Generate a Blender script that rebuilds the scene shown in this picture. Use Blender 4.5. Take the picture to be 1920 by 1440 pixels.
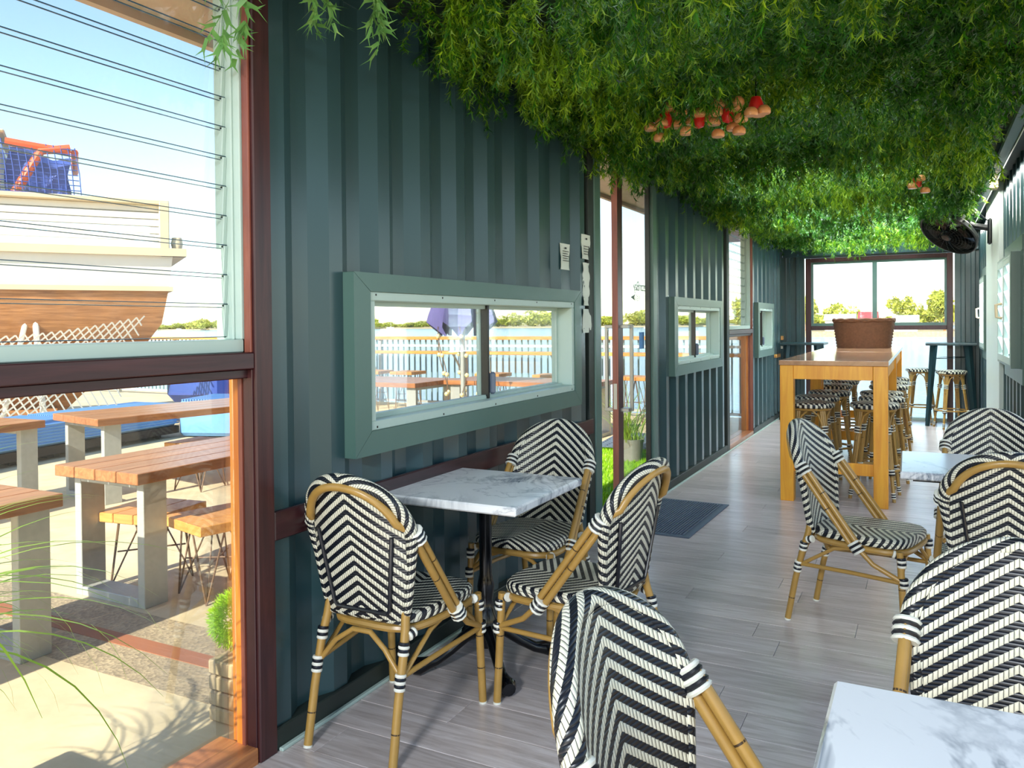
import bpy, math, random
import numpy as np
from mathutils import Vector, Matrix

for o in list(bpy.data.objects):
    bpy.data.objects.remove(o, do_unlink=True)
S = bpy.context.scene
COL = S.collection
R = math.radians

# ------------------------------------------------------------------ camera
YAW, PITCH, ROLL, FPX, CYP, CAMH = R(27.33), R(0.7), 0.009, 1500.0, 626.6, 1.40
fwd = Vector((-math.sin(YAW) * math.cos(PITCH), math.cos(YAW) * math.cos(PITCH), -math.sin(PITCH)))
rt0 = Vector((math.cos(YAW), math.sin(YAW), 0))
up0 = rt0.cross(fwd)
rt = rt0 * math.cos(ROLL) - up0 * math.sin(ROLL)
up = rt.cross(fwd)
cd = bpy.data.cameras.new('camera')
cam = bpy.data.objects.new('camera', cd)
COL.objects.link(cam)
cam.matrix_world = Matrix(((rt.x, up.x, -fwd.x, 0), (rt.y, up.y, -fwd.y, 0), (rt.z, up.z, -fwd.z, CAMH), (0, 0, 0, 1)))
cd.sensor_fit = 'HORIZONTAL'
cd.sensor_width = 36
cd.lens = 36 * FPX / 1920
cd.shift_y = (CYP - 720) / 1920
cd.clip_start = 0.05
cd.clip_end = 5000
S.camera = cam

# ------------------------------------------------------------------ world, sun, exposure
SUN_EL = 33.0
w = bpy.data.worlds.new('sky')
S.world = w
w.use_nodes = True
nt = w.node_tree
nt.nodes.clear()
sky = nt.nodes.new('ShaderNodeTexSky')
sky.sky_type = 'NISHITA'
sky.sun_disc = False
sky.sun_elevation = R(SUN_EL)
sky.sun_rotation = R(180)
sky.air_density = 1.0
sky.dust_density = 0.3
sky.ozone_density = 1.0
bg = nt.nodes.new('ShaderNodeBackground')
bg.inputs[1].default_value = 0.10
wo = nt.nodes.new('ShaderNodeOutputWorld')
nt.links.new(sky.outputs[0], bg.inputs[0])
nt.links.new(bg.outputs[0], wo.inputs[0])

sl = bpy.data.lights.new('sun', 'SUN')
sl.energy = 3.0
sl.angle = R(0.6)
sl.color = (1.0, 0.93, 0.80)
sun = bpy.data.objects.new('sun', sl)
COL.objects.link(sun)
sd = Vector((0.05, math.cos(R(SUN_EL)), -math.sin(R(SUN_EL))))
sun.rotation_euler = sd.to_track_quat('-Z', 'Y').to_euler()
sun.location = (-4, -20, 20)

def area(name, loc, rot, sx, sy, power, color):
    l = bpy.data.lights.new(name, 'AREA')
    l.shape = 'RECTANGLE'
    l.size, l.size_y = sx, sy
    l.energy = power
    l.color = color
    o = bpy.data.objects.new(name, l)
    COL.objects.link(o)
    o.matrix_world = Matrix.Translation(loc) @ rot
    return o
# added fill light under the cable tray along the right edge of the ceiling
area('tray_fill', (0.505, 9.6, 2.585), Matrix.Rotation(R(-20), 4, 'Y') @ Matrix.Rotation(R(90), 4, 'Z'), 5.6, .035, 16, (1.0, .96, .88))
# added area lights that boost the daylight behind the right wall's frosted louvres
area('louvre_fill', (0.80, 7.75, 1.47), Matrix.Rotation(R(90), 4, 'Y'), .9, 1.3, 6, (.84, .95, 1.0))
area('louvre_fill', (0.80, 11.13, 1.47), Matrix.Rotation(R(90), 4, 'Y'), .9, .95, 60, (.84, .95, 1.0))
# added fill light, unseen behind the camera, shining into the room
area('rear_fill', (-.5, -2.3, 2.42), Matrix.Rotation(R(74), 4, 'X'), .62, .30, 66, (.92, .97, 1.0))
# added fill lights hidden above the greenery, strongest towards the far end
for yb, pw in ((1.3, 3.5), (3.0, 2), (4.8, 4), (6.6, 17), (8.4, 46), (10.2, 58), (11.9, 50)):
    area('ceiling_fill', (-.70, yb, 2.672), Matrix.Identity(4), 1.3, .9, pw, (.88, .95, 1.0))

S.view_settings.view_transform = 'Standard'
S.view_settings.look = 'None'
S.view_settings.gamma = 1.0
S.view_settings.use_curve_mapping = False
S.view_settings.exposure = 1.7
try:
    S.cycles.max_bounces = 12
    S.cycles.diffuse_bounces = 6
    S.cycles.transparent_max_bounces = 40
    S.cycles.sample_clamp_indirect = 8
    S.cycles.caustics_reflective = False
    S.cycles.caustics_refractive = False
except Exception:
    pass

# ------------------------------------------------------------------ materials
def srgb(r, g, b):
    f = lambda c: (c / 255 / 12.92) if c / 255 <= 0.04045 else ((c / 255 + 0.055) / 1.055) ** 2.4
    return (f(r), f(g), f(b), 1.0)

class NT:
    def __init__(s, name):
        s.m = bpy.data.materials.new(name)
        s.m.use_nodes = True
        s.t = s.m.node_tree
        s.b = s.t.nodes['Principled BSDF']
        s.out = s.t.nodes['Material Output']
    def n(s, typ, **kw):
        x = s.t.nodes.new(typ)
        for k, v in kw.items():
            setattr(x, k, v)
        return x
    def put(s, sock, v):
        if isinstance(v, bpy.types.NodeSocket):
            s.t.links.new(v, sock)
        else:
            sock.default_value = v
    def math(s, op, a, b=0.0, c=None):
        x = s.n('ShaderNodeMath', operation=op)
        s.put(x.inputs[0], a)
        s.put(x.inputs[1], b)
        if c is not None:
            s.put(x.inputs[2], c)
        return x.outputs[0]
    def mix(s, f, a, b, mode='MIX'):
        x = s.n('ShaderNodeMix', data_type='RGBA', blend_type=mode)
        s.put(x.inputs[0], f)
        s.put(x.inputs[6], a)
        s.put(x.inputs[7], b)
        return x.outputs[2]
    def pos(s, scale=(1, 1, 1), obj=False, rot=(0, 0, 0)):
        mp = s.n('ShaderNodeMapping')
        mp.inputs['Scale'].default_value = scale
        mp.inputs['Rotation'].default_value = rot
        if obj:
            src = s.n('ShaderNodeTexCoord').outputs['Object']
        else:
            src = s.n('ShaderNodeNewGeometry').outputs['Position']
        s.t.links.new(src, mp.inputs[0])
        return mp.outputs[0]
    def noise(s, vec, scale=5.0, detail=4.0, rough=0.55, dist=0.0):
        x = s.n('ShaderNodeTexNoise')
        s.put(x.inputs['Vector'], vec)
        x.inputs['Scale'].default_value = scale
        x.inputs['Detail'].default_value = detail
        x.inputs['Roughness'].default_value = rough
        x.inputs['Distortion'].default_value = dist
        return x.outputs[0]
    def ramp(s, f, stops):
        x = s.n('ShaderNodeValToRGB')
        s.put(x.inputs[0], f)
        e = x.color_ramp.elements
        while len(e) < len(stops):
            e.new(0.5)
        for i, (p, c) in enumerate(stops):
            e[i].position = p
            e[i].color = c if len(c) == 4 else (*c, 1)
        return x.outputs[0]
    def bump(s, h, strength=0.3, dist=0.01):
        x = s.n('ShaderNodeBump')
        x.inputs['Strength'].default_value = strength
        x.inputs['Distance'].default_value = dist
        s.put(x.inputs['Height'], h)
        s.t.links.new(x.outputs[0], s.b.inputs['Normal'])
    def set(s, color=None, rough=None, metal=None, spec=None):
        if color is not None:
            s.put(s.b.inputs['Base Color'], color)
        if rough is not None:
            s.put(s.b.inputs['Roughness'], rough)
        if metal is not None:
            s.put(s.b.inputs['Metallic'], metal)
        if spec is not None:
            s.put(s.b.inputs['Specular IOR Level'], spec)
        return s.m

def paint(name, c, rough=0.45, metal=0.0, var=0.12, scale=6.0, bump=0.0, obj=True, spec=0.5):
    k = NT(name)
    p = k.pos(obj=obj)
    f = k.noise(p, scale)
    dark = tuple(x * (1 - var) for x in c[:3]) + (1,)
    lite = tuple(min(1, x * (1 + var)) for x in c[:3]) + (1,)
    k.set(k.mix(f, dark, lite), rough, metal, spec)
    if bump:
        k.bump(k.noise(p, scale * 12), bump, 0.003)
    return k.m

def wood(name, c1, c2, rough=0.4, axis=1, scale=1.0, obj=True, bump=0.15):
    k = NT(name)
    sc = [14.0 * scale] * 3
    sc[axis] = 1.1 * scale
    p = k.pos(tuple(sc), obj=obj)
    f = k.noise(p, 2.2, 6, 0.6, 0.8)
    f2 = k.noise(k.pos((1, 1, 1), obj=obj), 2.0 * scale, 2)
    col = k.ramp(f, [(0.30, c1), (0.68, c2)])
    oi = k.n('ShaderNodeObjectInfo')
    v = k.math('MULTIPLY_ADD', oi.outputs['Random'], 0.25, 0.87)
    v = k.math('MULTIPLY', v, k.math('MULTIPLY_ADD', f2, 0.3, 0.85))
    cc = k.n('ShaderNodeCombineColor')
    for i in range(3):
        k.put(cc.inputs[i], v)
    k.set(k.mix(1.0, col, cc.outputs[0], 'MULTIPLY'), rough)
    k.bump(f, bump, 0.004)
    return k.m

def glass(name, tint=(1, 1, 1), refl=0.9, dirt=0.0):
    k = NT(name)
    tr = k.n('ShaderNodeBsdfTransparent')
    tr.inputs[0].default_value = (*tint, 1)
    gl = k.n('ShaderNodeBsdfGlossy')
    gl.inputs['Roughness'].default_value = 0.02
    fr = k.n('ShaderNodeFresnel')
    fr.inputs[0].default_value = 1.45
    mx = k.n('ShaderNodeMixShader')
    k.put(mx.inputs[0], k.math('MULTIPLY', fr.outputs[0], refl * 0.42))
    k.t.links.new(tr.outputs[0], mx.inputs[1])
    k.t.links.new(gl.outputs[0], mx.inputs[2])
    last = mx.outputs[0]
    if dirt > 0:
        df = k.n('ShaderNodeBsdfDiffuse')
        df.inputs[0].default_value = (0.8, 0.82, 0.8, 1)
        m2 = k.n('ShaderNodeMixShader')
        f = k.noise(k.pos((1, 1, 1)), 14, 8, 0.75)
        k.put(m2.inputs[0], k.math('MULTIPLY', k.math('SUBTRACT', f, 0.35), dirt))
        k.t.links.new(last, m2.inputs[1])
        k.t.links.new(df.outputs[0], m2.inputs[2])
        last = m2.outputs[0]
    k.t.links.new(last, k.out.inputs[0])
    return k.m

def frost(name):
    k = NT(name)
    k.set((.86, .9, .9, 1), .25)
    tl = k.n('ShaderNodeBsdfTranslucent')
    tl.inputs[0].default_value = (.9, .95, .97, 1)
    mx = k.n('ShaderNodeMixShader')
    mx.inputs[0].default_value = .6
    k.t.links.new(k.b.outputs[0], mx.inputs[1])
    k.t.links.new(tl.outputs[0], mx.inputs[2])
    k.t.links.new(mx.outputs[0], k.out.inputs[0])
    return k.m

def weave(name, period=0.035, w=0.0092, slope=0.70, checker=False):
    """woven cane: black and white strands that step into chevrons either side of u = 0"""
    k = NT(name)
    uv = k.n('ShaderNodeUVMap')
    sp = k.n('ShaderNodeSeparateXYZ')
    k.t.links.new(uv.outputs[0], sp.inputs[0])
    u, v = sp.outputs[0], sp.outputs[1]
    au = k.math('ABSOLUTE', u) if not checker else u
    cu = k.math('DIVIDE', au, w)
    i = k.math('FLOOR', cu)
    fc = k.math('FRACT', cu)
    skew = k.math('MULTIPLY', k.math('SUBTRACT', fc, 0.5), w * 0.55)
    vv = k.math('ADD', v, skew)
    ph = k.math('DIVIDE', k.math('ADD', vv, k.math('MULTIPLY', i, w * slope)), period)
    fp = k.math('FRACT', ph)
    white = k.math('LESS_THAN', fp, 0.5)
    gap = k.math('LESS_THAN', k.math('ABSOLUTE', k.math('SUBTRACT', fc, 0.5)), 0.44)
    f = k.noise(k.pos((1, 1, 1), obj=True), 60, 3)
    cw = k.mix(f, srgb(205, 202, 180), srgb(238, 234, 214))
    cb = k.mix(f, srgb(7, 10, 18), srgb(20, 26, 38))
    col = k.mix(k.math('MULTIPLY', white, gap), cb, cw)
    k.set(col, k.math('MULTIPLY_ADD', white, 0.1, 0.33))
    prof = k.math('SINE', k.math('MULTIPLY', fc, math.pi))
    pw = k.math('POWER', k.math('ABSOLUTE', k.math('SINE', k.math('MULTIPLY', fp, 2 * math.pi))), 0.4)
    sub = k.math('ABSOLUTE', k.math('SINE', k.math('MULTIPLY', v, math.pi / (period / 4))))
    hb = k.math('MULTIPLY', k.math('POWER', sub, 0.5), 0.6)
    h = k.math('ADD', k.math('MULTIPLY', white, k.math('MULTIPLY', k.math('POWER', prof, 0.6), pw)), k.math('MULTIPLY', k.math('SUBTRACT', 1.0, white), hb))
    k.bump(h, 0.9, 0.003)
    return k.m

def leaf(name, c1, c2, c3, trans=0.35, rough=0.45):
    k = NT(name)
    at = k.n('ShaderNodeAttribute', attribute_name='tint')
    f = k.noise(k.pos((1, 1, 1)), 1.6, 3)
    f2 = k.math('ADD', k.math('MULTIPLY', f, 0.7), k.math('MULTIPLY', at.outputs['Fac'], 0.5))
    col = k.ramp(f2, [(0.25, c1), (0.6, c2), (0.9, c3)])
    k.set(col, rough)
    tl = k.n('ShaderNodeBsdfTranslucent')
    k.put(tl.inputs[0], col)
    mx = k.n('ShaderNodeMixShader')
    mx.inputs[0].default_value = trans
    k.t.links.new(k.b.outputs[0], mx.inputs[1])
    k.t.links.new(tl.outputs[0], mx.inputs[2])
    k.t.links.new(mx.outputs[0], k.out.inputs[0])
    return k.m

def marble(name):
    k = NT(name)
    p = k.pos((1, 1, 1))
    wv = k.noise(p, 2.2, 6, 0.6, 1.2)
    ridge = k.math('ABSOLUTE', k.math('SUBTRACT', wv, 0.5))
    vein = k.ramp(ridge, [(0.0, (1, 1, 1)), (0.006, (0.45,) * 3), (0.022, (0.0,) * 3)])
    wv2 = k.noise(k.pos((1.7, 0.8, 1), rot=(0, 0, 0.7)), 1.5, 5, 0.65, 2.0)
    ridge2 = k.math('ABSOLUTE', k.math('SUBTRACT', wv2, 0.52))
    blot = k.ramp(ridge2, [(0.0, (0.8,) * 3), (0.025, (0.5,) * 3), (0.07, (0.0,) * 3)])
    pres = k.ramp(k.noise(p, 1.3, 2), [(0.43, (0,) * 3), (0.54, (1,) * 3)])
    sep = k.n('ShaderNodeSeparateColor')
    k.t.links.new(blot, sep.inputs[0])
    sp2 = k.n('ShaderNodeSeparateColor')
    k.t.links.new(pres, sp2.inputs[0])
    sv = k.n('ShaderNodeSeparateColor')
    k.t.links.new(vein, sv.inputs[0])
    m = k.math('MULTIPLY', sep.outputs[0], sp2.outputs[0])
    m = k.math('MINIMUM', k.math('ADD', m, k.math('MULTIPLY', sv.outputs[0], 0.45)), 1.0)
    k.set(k.mix(m, srgb(246, 247, 247), srgb(116, 126, 140)), 0.14)
    return k.m

def floor_mat(name):
    k = NT(name)
    oi = k.n('ShaderNodeObjectInfo')
    mp = k.n('ShaderNodeMapping')
    mp.inputs['Scale'].default_value = (1.2, 13, 1)
    k.t.links.new(k.n('ShaderNodeNewGeometry').outputs['Position'], mp.inputs[0])
    cx = k.n('ShaderNodeCombineXYZ')
    k.put(cx.inputs[0], k.math('MULTIPLY', oi.outputs['Random'], 37.0))
    k.put(cx.inputs[1], k.math('MULTIPLY', oi.outputs['Random'], 91.0))
    k.t.links.new(cx.outputs[0], mp.inputs['Location'])
    g = k.noise(mp.outputs[0], 2.6, 8, 0.65, 0.9)
    col = k.ramp(g, [(0.28, srgb(166, 152, 146)), (0.5, srgb(200, 188, 184)), (0.72, srgb(224, 215, 213))])
    v = k.math('MULTIPLY_ADD', oi.outputs['Random'], 0.22, 0.88)
    cc = k.n('ShaderNodeCombineColor')
    for i in range(3):
        k.put(cc.inputs[i], v)
    k.set(k.mix(1.0, col, cc.outputs[0], 'MULTIPLY'), k.math('MULTIPLY_ADD', g, 0.18, 0.22))
    k.bump(g, 0.16, 0.004)
    k.b.inputs['Coat Weight'].default_value = .5
    k.b.inputs['Coat Roughness'].default_value = .22
    return k.m

def concrete(name, c1, c2, sp=0.0, scale=3.0):
    k = NT(name)
    p = k.pos((1, 1, 1))
    f = k.noise(p, scale, 8, 0.65)
    col = k.ramp(f, [(0.3, c1), (0.7, c2)])
    if sp:
        vo = k.n('ShaderNodeTexVoronoi')
        vo.inputs['Scale'].default_value = 70
        k.put(vo.inputs['Vector'], p)
        bw = k.n('ShaderNodeRGBToBW')
        k.t.links.new(vo.outputs['Color'], bw.inputs[0])
        col = k.mix(k.math('MULTIPLY', bw.outputs[0], sp), col, srgb(96, 84, 70))
        k.bump(vo.outputs['Distance'], 0.5, 0.004)
    else:
        k.bump(k.noise(p, 40, 4), 0.15, 0.004)
    k.set(col, 0.85)
    return k.m

def water_mat(name):
    k = NT(name)
    p = k.pos((0.5, 1.6, 1))
    f = k.noise(p, 1.6, 6, 0.6)
    k.set(k.mix(f, srgb(96, 142, 184), srgb(150, 188, 216)), 0.12)
    k.bump(f, 0.6, 0.25)
    return k.m

M = {}
M['wall'] = paint('wall_green', srgb(43, 70, 75), 0.32, var=0.05, scale=2, obj=False)
for q, v in (('Coat Weight', .32), ('Coat Roughness', .2)):
    M['wall'].node_tree.nodes['Principled BSDF'].inputs[q].default_value = v
M['wall_lite'] = paint('frame_green', srgb(78, 108, 101), 0.34, var=0.05)
M['wall_dark'] = paint('dark_green', srgb(34, 44, 40), 0.5)
M['pale'] = paint('pale_aluminium', srgb(176, 196, 188), 0.38, var=0.04, metal=0.0)
M['white_panel'] = paint('white_panel', srgb(196, 210, 206), 0.4, var=0.04)
M['black'] = paint('black_plastic', srgb(18, 22, 24), 0.3)
M['iron'] = paint('black_iron', srgb(10, 12, 16), 0.16)
M['redwood'] = wood('red_brown_timber', srgb(46, 20, 24), srgb(72, 36, 36), 0.35, axis=2)
M['redwood_h'] = wood('red_brown_timber_flat', srgb(42, 18, 24), srgb(66, 32, 36), 0.35, axis=1)
M['pinkwood'] = wood('red_timber', srgb(116, 58, 46), srgb(146, 82, 64), 0.4, axis=2)
M['goldwood'] = wood('varnished_timber', srgb(178, 92, 30), srgb(214, 132, 52), 0.4, axis=2)
M['bamboo'] = paint('bamboo', srgb(166, 130, 66), 0.32, var=0.2, scale=18)
M['node'] = paint('bamboo_node', srgb(60, 42, 20), 0.5)
M['weave'] = weave('black_white_weave')
M['weave_seat'] = weave('black_white_weave_seat', period=0.034, w=0.0088)
M['weave_stool'] = weave('stool_weave', period=0.074, w=0.0200, slope=1.85, checker=True)
M['bind_w'] = paint('white_binding', srgb(226, 226, 214), 0.4, var=0.05)
M['bind_b'] = paint('black_binding', srgb(14, 18, 28), 0.35)
M['marble'] = marble('white_marble')
M['floor'] = floor_mat('floor_plank')
M['floor_gap'] = paint('floor_joint', srgb(52, 42, 34), 0.8)
M['glass'] = glass('clear_glass', (0.97, 1.0, 0.99), 0.9, 0.05)
M['glass_blade'] = glass('louvre_glass', (0.98, 1.0, 0.99), 0.8, 0.10)
M['glass_edge'] = paint('glass_edge', srgb(28, 66, 84), 0.15)
M['barwood'] = wood('honey_timber', srgb(224, 144, 30), srgb(244, 176, 50), 0.32, axis=2, scale=0.8, bump=0.05)
M['bartop'] = wood('honey_timber_top', srgb(168, 128, 98), srgb(192, 150, 118), 0.10, axis=1, scale=0.8, bump=0.03)
M['basket'] = paint('dried_reed', srgb(112, 74, 50), 0.7, var=0.45, scale=40, bump=0.4)
M['tealmetal'] = paint('dark_teal_metal', srgb(36, 62, 68), 0.35)
M['steel'] = paint('steel', srgb(150, 152, 148), 0.35, metal=0.7)
M['galv'] = paint('galvanised_steel', srgb(178, 178, 172), 0.5, metal=0.25, var=0.18, scale=22)
M['rod'] = paint('rusty_rod', srgb(120, 92, 70), 0.5, metal=0.2)
M['decktop'] = wood('patio_timber', srgb(140, 84, 48), srgb(186, 124, 78), 0.3, axis=1)
M['decktop_x'] = wood('patio_timber_cross', srgb(190, 122, 58), srgb(228, 164, 90), 0.4, axis=0)
M['patio'] = concrete('concrete', srgb(196, 176, 140), srgb(226, 206, 168))
M['aggregate'] = concrete('exposed_aggregate', srgb(170, 148, 116), srgb(206, 184, 148), 0.6)
M['strip'] = paint('terracotta_strip', srgb(160, 98, 64), 0.8)
M['turf'] = paint('turf', srgb(98, 150, 40), 0.9)
M['blue'] = paint('blue_fabric', srgb(104, 154, 208), 0.8, var=0.15)
M['blue_dark'] = paint('blue_tarp', srgb(40, 70, 150), 0.6, var=0.25)
M['white'] = paint('white_paint', srgb(228, 222, 208), 0.5, var=0.06, scale=3)
M['cream'] = paint('aged_cream_paint', srgb(206, 184, 148), 0.55, var=0.10, scale=3)
M['hull'] = wood('weathered_hull', srgb(134, 84, 44), srgb(186, 130, 80), 0.6, axis=0)
M['orange'] = paint('orange_frame', srgb(214, 84, 40), 0.5)
M['net'] = paint('net_rope', srgb(206, 196, 176), 0.8)
M['lilac'] = paint('lilac_canvas', srgb(98, 90, 142), 0.8)
M['water'] = water_mat('harbour_water')
M['mangrove'] = leaf('mangrove', srgb(140, 156, 56), srgb(184, 190, 78), srgb(214, 206, 112), 0.25)
M['shore'] = concrete('shore_mud', srgb(150, 130, 96), srgb(196, 180, 140))
M['fern'] = leaf('artificial_fern', srgb(6, 48, 14), srgb(48, 112, 12), srgb(160, 196, 34), 0.30)
M['sprig'] = leaf('staghorn_sprig', srgb(70, 132, 66), srgb(110, 164, 84), srgb(170, 200, 110), 0.3)
M['grass'] = leaf('long_grass', srgb(110, 150, 40), srgb(150, 186, 60), srgb(206, 220, 110), 0.4)
M['topiary'] = leaf('topiary_leaf', srgb(120, 170, 20), srgb(160, 206, 40), srgb(200, 230, 80), 0.3)
M['mat'] = paint('rubber_mat', srgb(84, 98, 114), 0.4)
M['paper'] = paint('paper', srgb(214, 222, 212), 0.7, var=0.03)
M['ink'] = paint('ink', srgb(40, 48, 46), 0.7)
M['sign'] = paint('green_vinyl', srgb(80, 120, 116), 0.5)
M['peach'] = paint('peach_enamel', srgb(214, 150, 96), 0.3, var=0.08)
M['red'] = paint('red_enamel', srgb(196, 34, 30), 0.3)
M['redwall'] = paint('red_wall', srgb(170, 70, 74), 0.7)
M['crate'] = wood('weathered_crate', srgb(132, 112, 84), srgb(190, 170, 134), 0.7, axis=2)
M['soffit'] = paint('soffit', srgb(214, 188, 170), 0.7)
M['soil'] = paint('soil', srgb(50, 38, 28), 0.9)
M['concrete_block'] = concrete('planter_concrete', srgb(120, 118, 110), srgb(150, 146, 136))
M['latch'] = paint('grey_latch', srgb(92, 104, 124), 0.3)
M['baluster'] = paint('baluster_grey', srgb(112, 138, 140), 0.5)
M['frost'] = frost('frosted_louvre')
M['bulb'] = paint('festoon_bulb', srgb(232, 214, 160), 0.3)

# ------------------------------------------------------------------ mesh builder
class MB:
    def __init__(s):
        s.v, s.f, s.m, s.uv = [], [], [], []
        s.hasuv = False
    def add(s, verts, faces, mi=0, uvs=None):
        b = len(s.v)
        s.v += [tuple(p) for p in verts]
        for i, f in enumerate(faces):
            s.f.append(tuple(b + q for q in f))
            s.m.append(mi)
            if uvs is not None:
                s.hasuv = True
                s.uv.append([uvs[q] for q in f])
            else:
                s.uv.append(None)
        return s
    def box(s, x0, x1, y0, y1, z0, z1, c=0.0, mi=0, mat=None):
        if x1 < x0: x0, x1 = x1, x0
        if y1 < y0: y0, y1 = y1, y0
        if z1 < z0: z0, z1 = z1, z0
        X, Y, Z = (x0, x1), (y0, y1), (z0, z1)
        c = min(c, (x1 - x0) * .45, (y1 - y0) * .45, (z1 - z0) * .45)
        if c <= 0:
            V = [(X[i], Y[j], Z[k]) for i in (0, 1) for j in (0, 1) for k in (0, 1)]
            F = [(0, 1, 3, 2), (4, 6, 7, 5), (0, 4, 5, 1), (2, 3, 7, 6), (0, 2, 6, 4), (1, 5, 7, 3)]
        else:
            V, idx = [], {}
            for i in (0, 1):
                for j in (0, 1):
                    for k in (0, 1):
                        sx, sy, sz = (1 - 2 * i) * c, (1 - 2 * j) * c, (1 - 2 * k) * c
                        for a in range(3):
                            p = [X[i] + sx, Y[j] + sy, Z[k] + sz]
                            p[a] = (X[i], Y[j], Z[k])[a]
                            idx[(i, j, k, a)] = len(V)
                            V.append(tuple(p))
            F = []
            I = idx
            for i in (0, 1):
                q = [I[(i, 0, 0, 0)], I[(i, 0, 1, 0)], I[(i, 1, 1, 0)], I[(i, 1, 0, 0)]]
                F.append(q if i == 0 else q[::-1])
                q = [I[(0, i, 0, 1)], I[(1, i, 0, 1)], I[(1, i, 1, 1)], I[(0, i, 1, 1)]]
                F.append(q if i == 0 else q[::-1])
                q = [I[(0, 0, i, 2)], I[(0, 1, i, 2)], I[(1, 1, i, 2)], I[(1, 0, i, 2)]]
                F.append(q if i == 0 else q[::-1])
            for a in (0, 1):
                for b in (0, 1):
                    F.append([I[(a, b, 0, 0)], I[(a, b, 1, 0)], I[(a, b, 1, 1)], I[(a, b, 0, 1)]][::(1 if a != b else -1)])
                    F.append([I[(a, 0, b, 0)], I[(a, 1, b, 0)], I[(a, 1, b, 2)], I[(a, 0, b, 2)]][::(1 if a == b else -1)])
                    F.append([I[(0, a, b, 1)], I[(1, a, b, 1)], I[(1, a, b, 2)], I[(0, a, b, 2)]][::(1 if a != b else -1)])
            for i in (0, 1):
                for j in (0, 1):
                    for k in (0, 1):
                        t = [I[(i, j, k, 0)], I[(i, j, k, 1)], I[(i, j, k, 2)]]
                        F.append(t if (i + j + k) % 2 == 0 else t[::-1])
        if mat is not None:
            V = [tuple(mat @ Vector(p)) for p in V]
        return s.add(V, F, mi)
    def tube(s, path, r, n=8, closed=False, mi=0, caps=True, uvf=None, squash=None):
        P = [Vector(p) for p in path]
        N = len(P)
        rad = r if isinstance(r, (list, tuple)) else [r] * N
        V = []
        prev = None
        for i in range(N):
            if closed:
                t = (P[(i + 1) % N] - P[i - 1])
            else:
                t = (P[min(i + 1, N - 1)] - P[max(i - 1, 0)])
            t.normalize()
            if prev is None:
                a = Vector((0, 0, 1)) if abs(t.z) < 0.9 else Vector((1, 0, 0))
                u = t.cross(a).normalized()
            else:
                u = (prev - t * prev.dot(t)).normalized()
            prev = u
            v = t.cross(u)
            for q in range(n):
                an = 2 * math.pi * q / n
                V.append(P[i] + u * (rad[i] * math.cos(an)) + v * (rad[i] * math.sin(an)))
        F = []
        for i in range(N if closed else N - 1):
            a, b = i * n, ((i + 1) % N) * n
            for q in range(n):
                F.append((a + q, a + (q + 1) % n, b + (q + 1) % n, b + q))
        if caps and not closed:
            F.append(tuple(range(n))[::-1])
            F.append(tuple((N - 1) * n + q for q in range(n)))
        uvs = [uvf(p) for p in V] if uvf else None
        return s.add(V, F, mi, uvs)
    def woven_tube(s, path, rad, n=14, mi=0):
        """closed edge roll; the weave of the front face runs on round it"""
        P = [Vector(p) for p in path]
        N = len(P)
        V, U, F = [], [], []
        for i in range(N):
            t = (P[(i + 1) % N] - P[i - 1]).normalized()
            u = Vector((0, 1, 0))
            u = (u - t * u.dot(t)).normalized()
            v = t.cross(u)
            for q in range(n + 1):
                an = 2 * math.pi * (q / n - .375)
                V.append(P[i] + u * (rad[i] * math.cos(an)) + v * (rad[i] * math.sin(an)))
                arc = rad[i] * an
                U.append((P[i].x + v.x * arc, P[i].z + v.z * arc))
        m = n + 1
        for i in range(N):
            j = (i + 1) % N
            for q in range(n):
                F.append((i * m + q, i * m + q + 1, j * m + q + 1, j * m + q))
        return s.add(V, F, mi, U)
    def lathe(s, prof, n=20, c=(0, 0, 0), mi=0, sx=1.0, sy=1.0, uvf=None):
        V = [(c[0] + r * sx * math.cos(2 * math.pi * q / n), c[1] + r * sy * math.sin(2 * math.pi * q / n), c[2] + z) for r, z in prof for q in range(n)]
        F = []
        for i in range(len(prof) - 1):
            for q in range(n):
                F.append((i * n + q, i * n + (q + 1) % n, (i + 1) * n + (q + 1) % n, (i + 1) * n + q))
        return s.add(V, F, mi, [uvf(p) for p in V] if uvf else None)
    def grid(s, pts, mi=0, uvs=None, flip=False):
        nr, nc = len(pts), len(pts[0])
        V = [p for row in pts for p in row]
        U = [p for row in uvs for p in row] if uvs else None
        F = []
        for i in range(nr - 1):
            for j in range(nc - 1):
                q = (i * nc + j, i * nc + j + 1, (i + 1) * nc + j + 1, (i + 1) * nc + j)
                F.append(q[::-1] if flip else q)
        return s.add(V, F, mi, U)
    def prism(s, poly, z0, z1, mi=0):
        n = len(poly)
        V = [(x, y, z0) for x, y in poly] + [(x, y, z1) for x, y in poly]
        F = [tuple(range(n))[::-1], tuple(range(n, 2 * n))] + [(i, (i + 1) % n, n + (i + 1) % n, n + i) for i in range(n)]
        return s.add(V, F, mi)
    def xf(s, mat):
        s.v = [tuple(mat @ Vector(p)) for p in s.v]
        return s
    def build(s, name, mats, parent=None, smooth=True, kind=None, angle=40):
        me = bpy.data.meshes.new(name)
        me.from_pydata(s.v, [], s.f)
        if not isinstance(mats, (list, tuple)):
            mats = [mats]
        for m in mats:
            me.materials.append(m)
        if len(mats) > 1:
            me.polygons.foreach_set('material_index', s.m)
        if s.hasuv:
            ul = me.uv_layers.new(name='UVMap')
            flat = []
            for f, q in zip(s.f, s.uv):
                if q is None:
                    q = [(0, 0)] * len(f)
                for a in q:
                    flat += [a[0], a[1]]
            ul.data.foreach_set('uv', flat)
        if smooth:
            me.polygons.foreach_set('use_smooth', [True] * len(me.polygons))
            me.set_sharp_from_angle(angle=R(angle))
        me.update()
        o = bpy.data.objects.new(name, me)
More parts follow.
